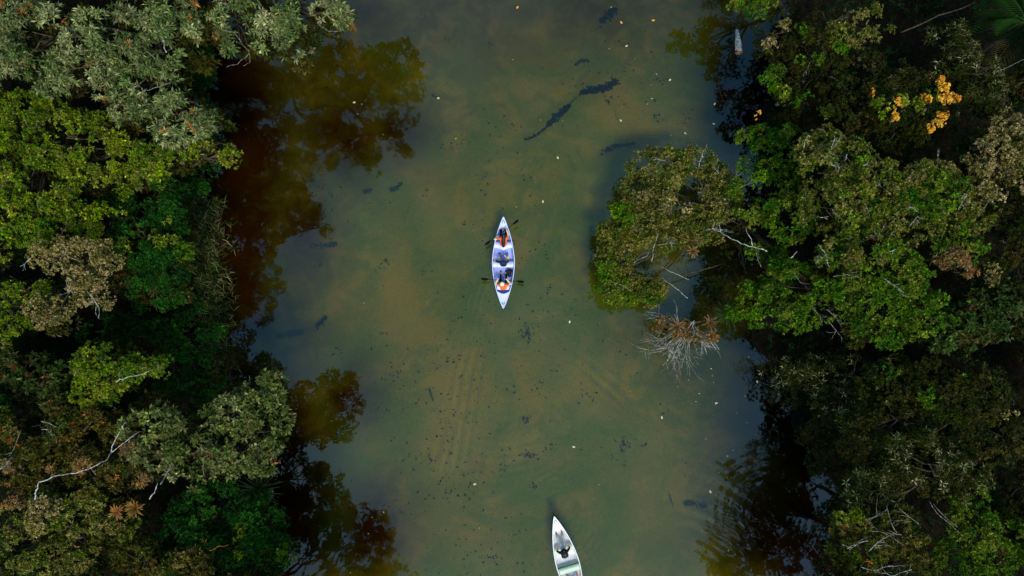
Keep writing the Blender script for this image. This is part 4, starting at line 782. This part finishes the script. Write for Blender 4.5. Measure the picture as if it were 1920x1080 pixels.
def paddle(canoe_o, a, b, label, mat='paddle', tilt=.6):
    th = canoe_o.rotation_euler[2]; cl = canoe_o.location
    T = lambda p: np.array((p[0] * math.cos(th) - p[1] * math.sin(th) + cl[0], p[0] * math.sin(th) + p[1] * math.cos(th) + cl[1], p[2] + cl[2]))
    A, B_ = T(a), T(b); c = (A + B_) / 2; e = empty('paddle', tuple(c)); tag(e, label, 'paddle'); d = unit(B_ - A); mb = MB(); mb.tube([A - c + d * .38, B_ - c - d * .38], .016, 8); mb.build('shaft', M['shaft'], e)
    s = unit(np.cross(d, (0, 0, 1.))); nz = np.cross(s, d)
    for P0, dd in ((A - c, d), (B_ - c, -d)):
        V = []; prof = [(0, .05), (.05, .082), (.15, .098), (.28, .09), (.38, .05), (.44, .018)]
        for zoff in (.007, -.007):
            for (x, w_) in prof:
                for k in (-1, 0, 1): V.append(P0 + dd * x + (s * math.cos(tilt) + nz * math.sin(tilt)) * w_ * k + nz * (zoff + .012 * abs(k)))
        f = [];
        for i in range(5):
            for k in range(2): q = i * 3 + k; f += [(q, q + 1, q + 4, q + 3), (18 + q, 18 + q + 3, 18 + q + 4, 18 + q + 1)]
            f += [(i * 3, i * 3 + 3, 18 + i * 3 + 3, 18 + i * 3), (i * 3 + 2, 18 + i * 3 + 2, 18 + i * 3 + 5, i * 3 + 5)]
        f += [(0, 18, 19, 1), (1, 19, 20, 2), (15, 16, 34, 33), (16, 17, 35, 34)]
        mb = MB(); mb.add(V, f); mb.build('blade', M['paddle'], e, False)
    return e
M['paddle'] = simple('black_blade', (.008, .009, .012), .8, .05); M['shaft'] = simple('dark_shaft', (.015, .017, .02), .7, .1)
person(C1, 1.08, 'paddler in orange life vest leaning forward in the bow of lavender canoe', [((-.16, 1.56, .42), (-.13, 1.98, .10)), ((.15, 1.58, .42), (.12, 2.0, .10))], [(-.40, 1.42, .62), (.18, 1.84, .66)], (.02, 1.46, 1.02), .22, dict(top='vest', vest='vest', sleeve='sleeve', legs='black', hair='long'), grip=(.81, .58, 0))
paddle(C1, (-1.04, 1.0, .50), (.86, 2.37, .82), 'black double-bladed paddle slanting across the bow of lavender canoe')
person(C1, -.10, 'bare-legged passenger in navy shirt seated in the middle of canoe', [((-.24, .30, .47), (-.2, .42, .07)), ((.27, .30, .47), (.24, .42, .07))], [(-.50, .22, .48), (.14, .32, .50)], (-.02, -.08, 1.10), .04, dict(top='navy', legs='navy', leg_to=.35, hair='short'), grip=(0, 1, 0))
person(C1, -1.40, 'steersman in straw hat and orange vest at the stern of lavender canoe', [((-.17, -.98, .45), (-.14, -.62, .08)), ((.17, -.98, .45), (.14, -.62, .08))], [(-.31, -1.02, .70), (.22, -1.04, .70)], (-.06, -1.28, 1.08), .05, dict(top='vest', vest='vest', sleeve='sleeve', legs='black', hat=1, hair='short'), grip=(1, 0, 0))
paddle(C1, (-1.24, -.95, .62), (1.16, -1.12, .60), 'black double-bladed paddle held level across the stern of lavender canoe')
def bag(canoe_o, p, label):
    th = canoe_o.rotation_euler[2]; cl = canoe_o.location; e = empty('bag', (p[0] + cl[0], p[1] + cl[1], p[2] + cl[2])); tag(e, label, 'bag')
    m = MB(); m.capsule((0, -.12, .14), (0, .12, .14), .13, .11); m.capsule((-.06, -.05, .1), (.06, .08, .16), .14, .11); m.capsule((-.1, .1, .1), (.1, .12, .1), .08, .1); m.skin('bag_body', M['bagm'], e, .016, .4)
    m = MB(); m.tube([(-.08, -.1, .22), (-.13, 0, .33), (-.02, .12, .3), (.05, .16, .2)], .016, 6); m.build('strap', M['canoe_dark'], e); m = MB(); m.tube([(.02, -.2, .18), (.1, -.1, .3), (.12, .05, .24)], .014, 6); m.build('strap', M['canoe_dark'], e)
bag(C1, (.33, -.54, -.03), 'black bag on the floor of the lavender canoe')
person(C2, .72, 'paddler with dark hair and black top in the bow of white canoe', [((-.13, 1.12, .45), (-.15, 1.46, .10)), ((.15, 1.12, .45), (.17, 1.46, .10))], [(-.20, 1.06, .56), (.20, 1.06, .56)], (0, .74, 1.08), .03, dict(top='black', legs='pale_cloth', hair='long', skin='skin_red'), x=-.02, elbow_out=.05)
person(C2, -1.42, 'sunburnt bare-legged person in the middle of the white canoe', [((-.20, -.98, .44), (-.20, -.62, .12)), ((.30, -.98, .44), (.34, -.62, .12))], [(-.28, -1.06, .58), (.24, -1.06, .58)], (0, -1.38, 1.08), .04, dict(top='navy', legs='navy', leg_to=.4, hair='short', skin='skin_red'))
bp = empty('backpack', tuple(np.array(C2.location) + np.array((-.02 * math.cos(th2) - .50 * math.sin(th2), -.02 * math.sin(th2) + .50 * math.cos(th2), .34))), th2); tag(bp, 'black backpack behind the front paddler in the white canoe', 'backpack')
m_ = MB(); m_.capsule((-.09, 0, .0), (.09, 0, .0), .12, .12); m_.capsule((-.09, 0, .26), (.09, 0, .26), .11, .11); m_.capsule((0, 0, 0), (0, 0, .3), .13, .12); m_.capsule((-.06, -.09, .04), (.06, -.09, .04), .07, .07); m_.skin('pack', M['bagm'], bp, .016, .4)
m_ = MB(); m_.tube([(-.05, -.02, .37), (0, -.03, .42), (.05, -.02, .37)], .012, 6); m_.build('top_loop', M['canoe_dark'], bp)
m_ = MB(); m_.capsule((.15, .02, .0), (.15, .02, .16), .045, .045); m_.build('side_bottle', simple('blue_bottle', (.02, .05, .3), .4), bp)
paddle(C2, (-.55, -.62, .42), (.45, -2.2, .70), 'black paddle lying across the white canoe at the bottom edge')
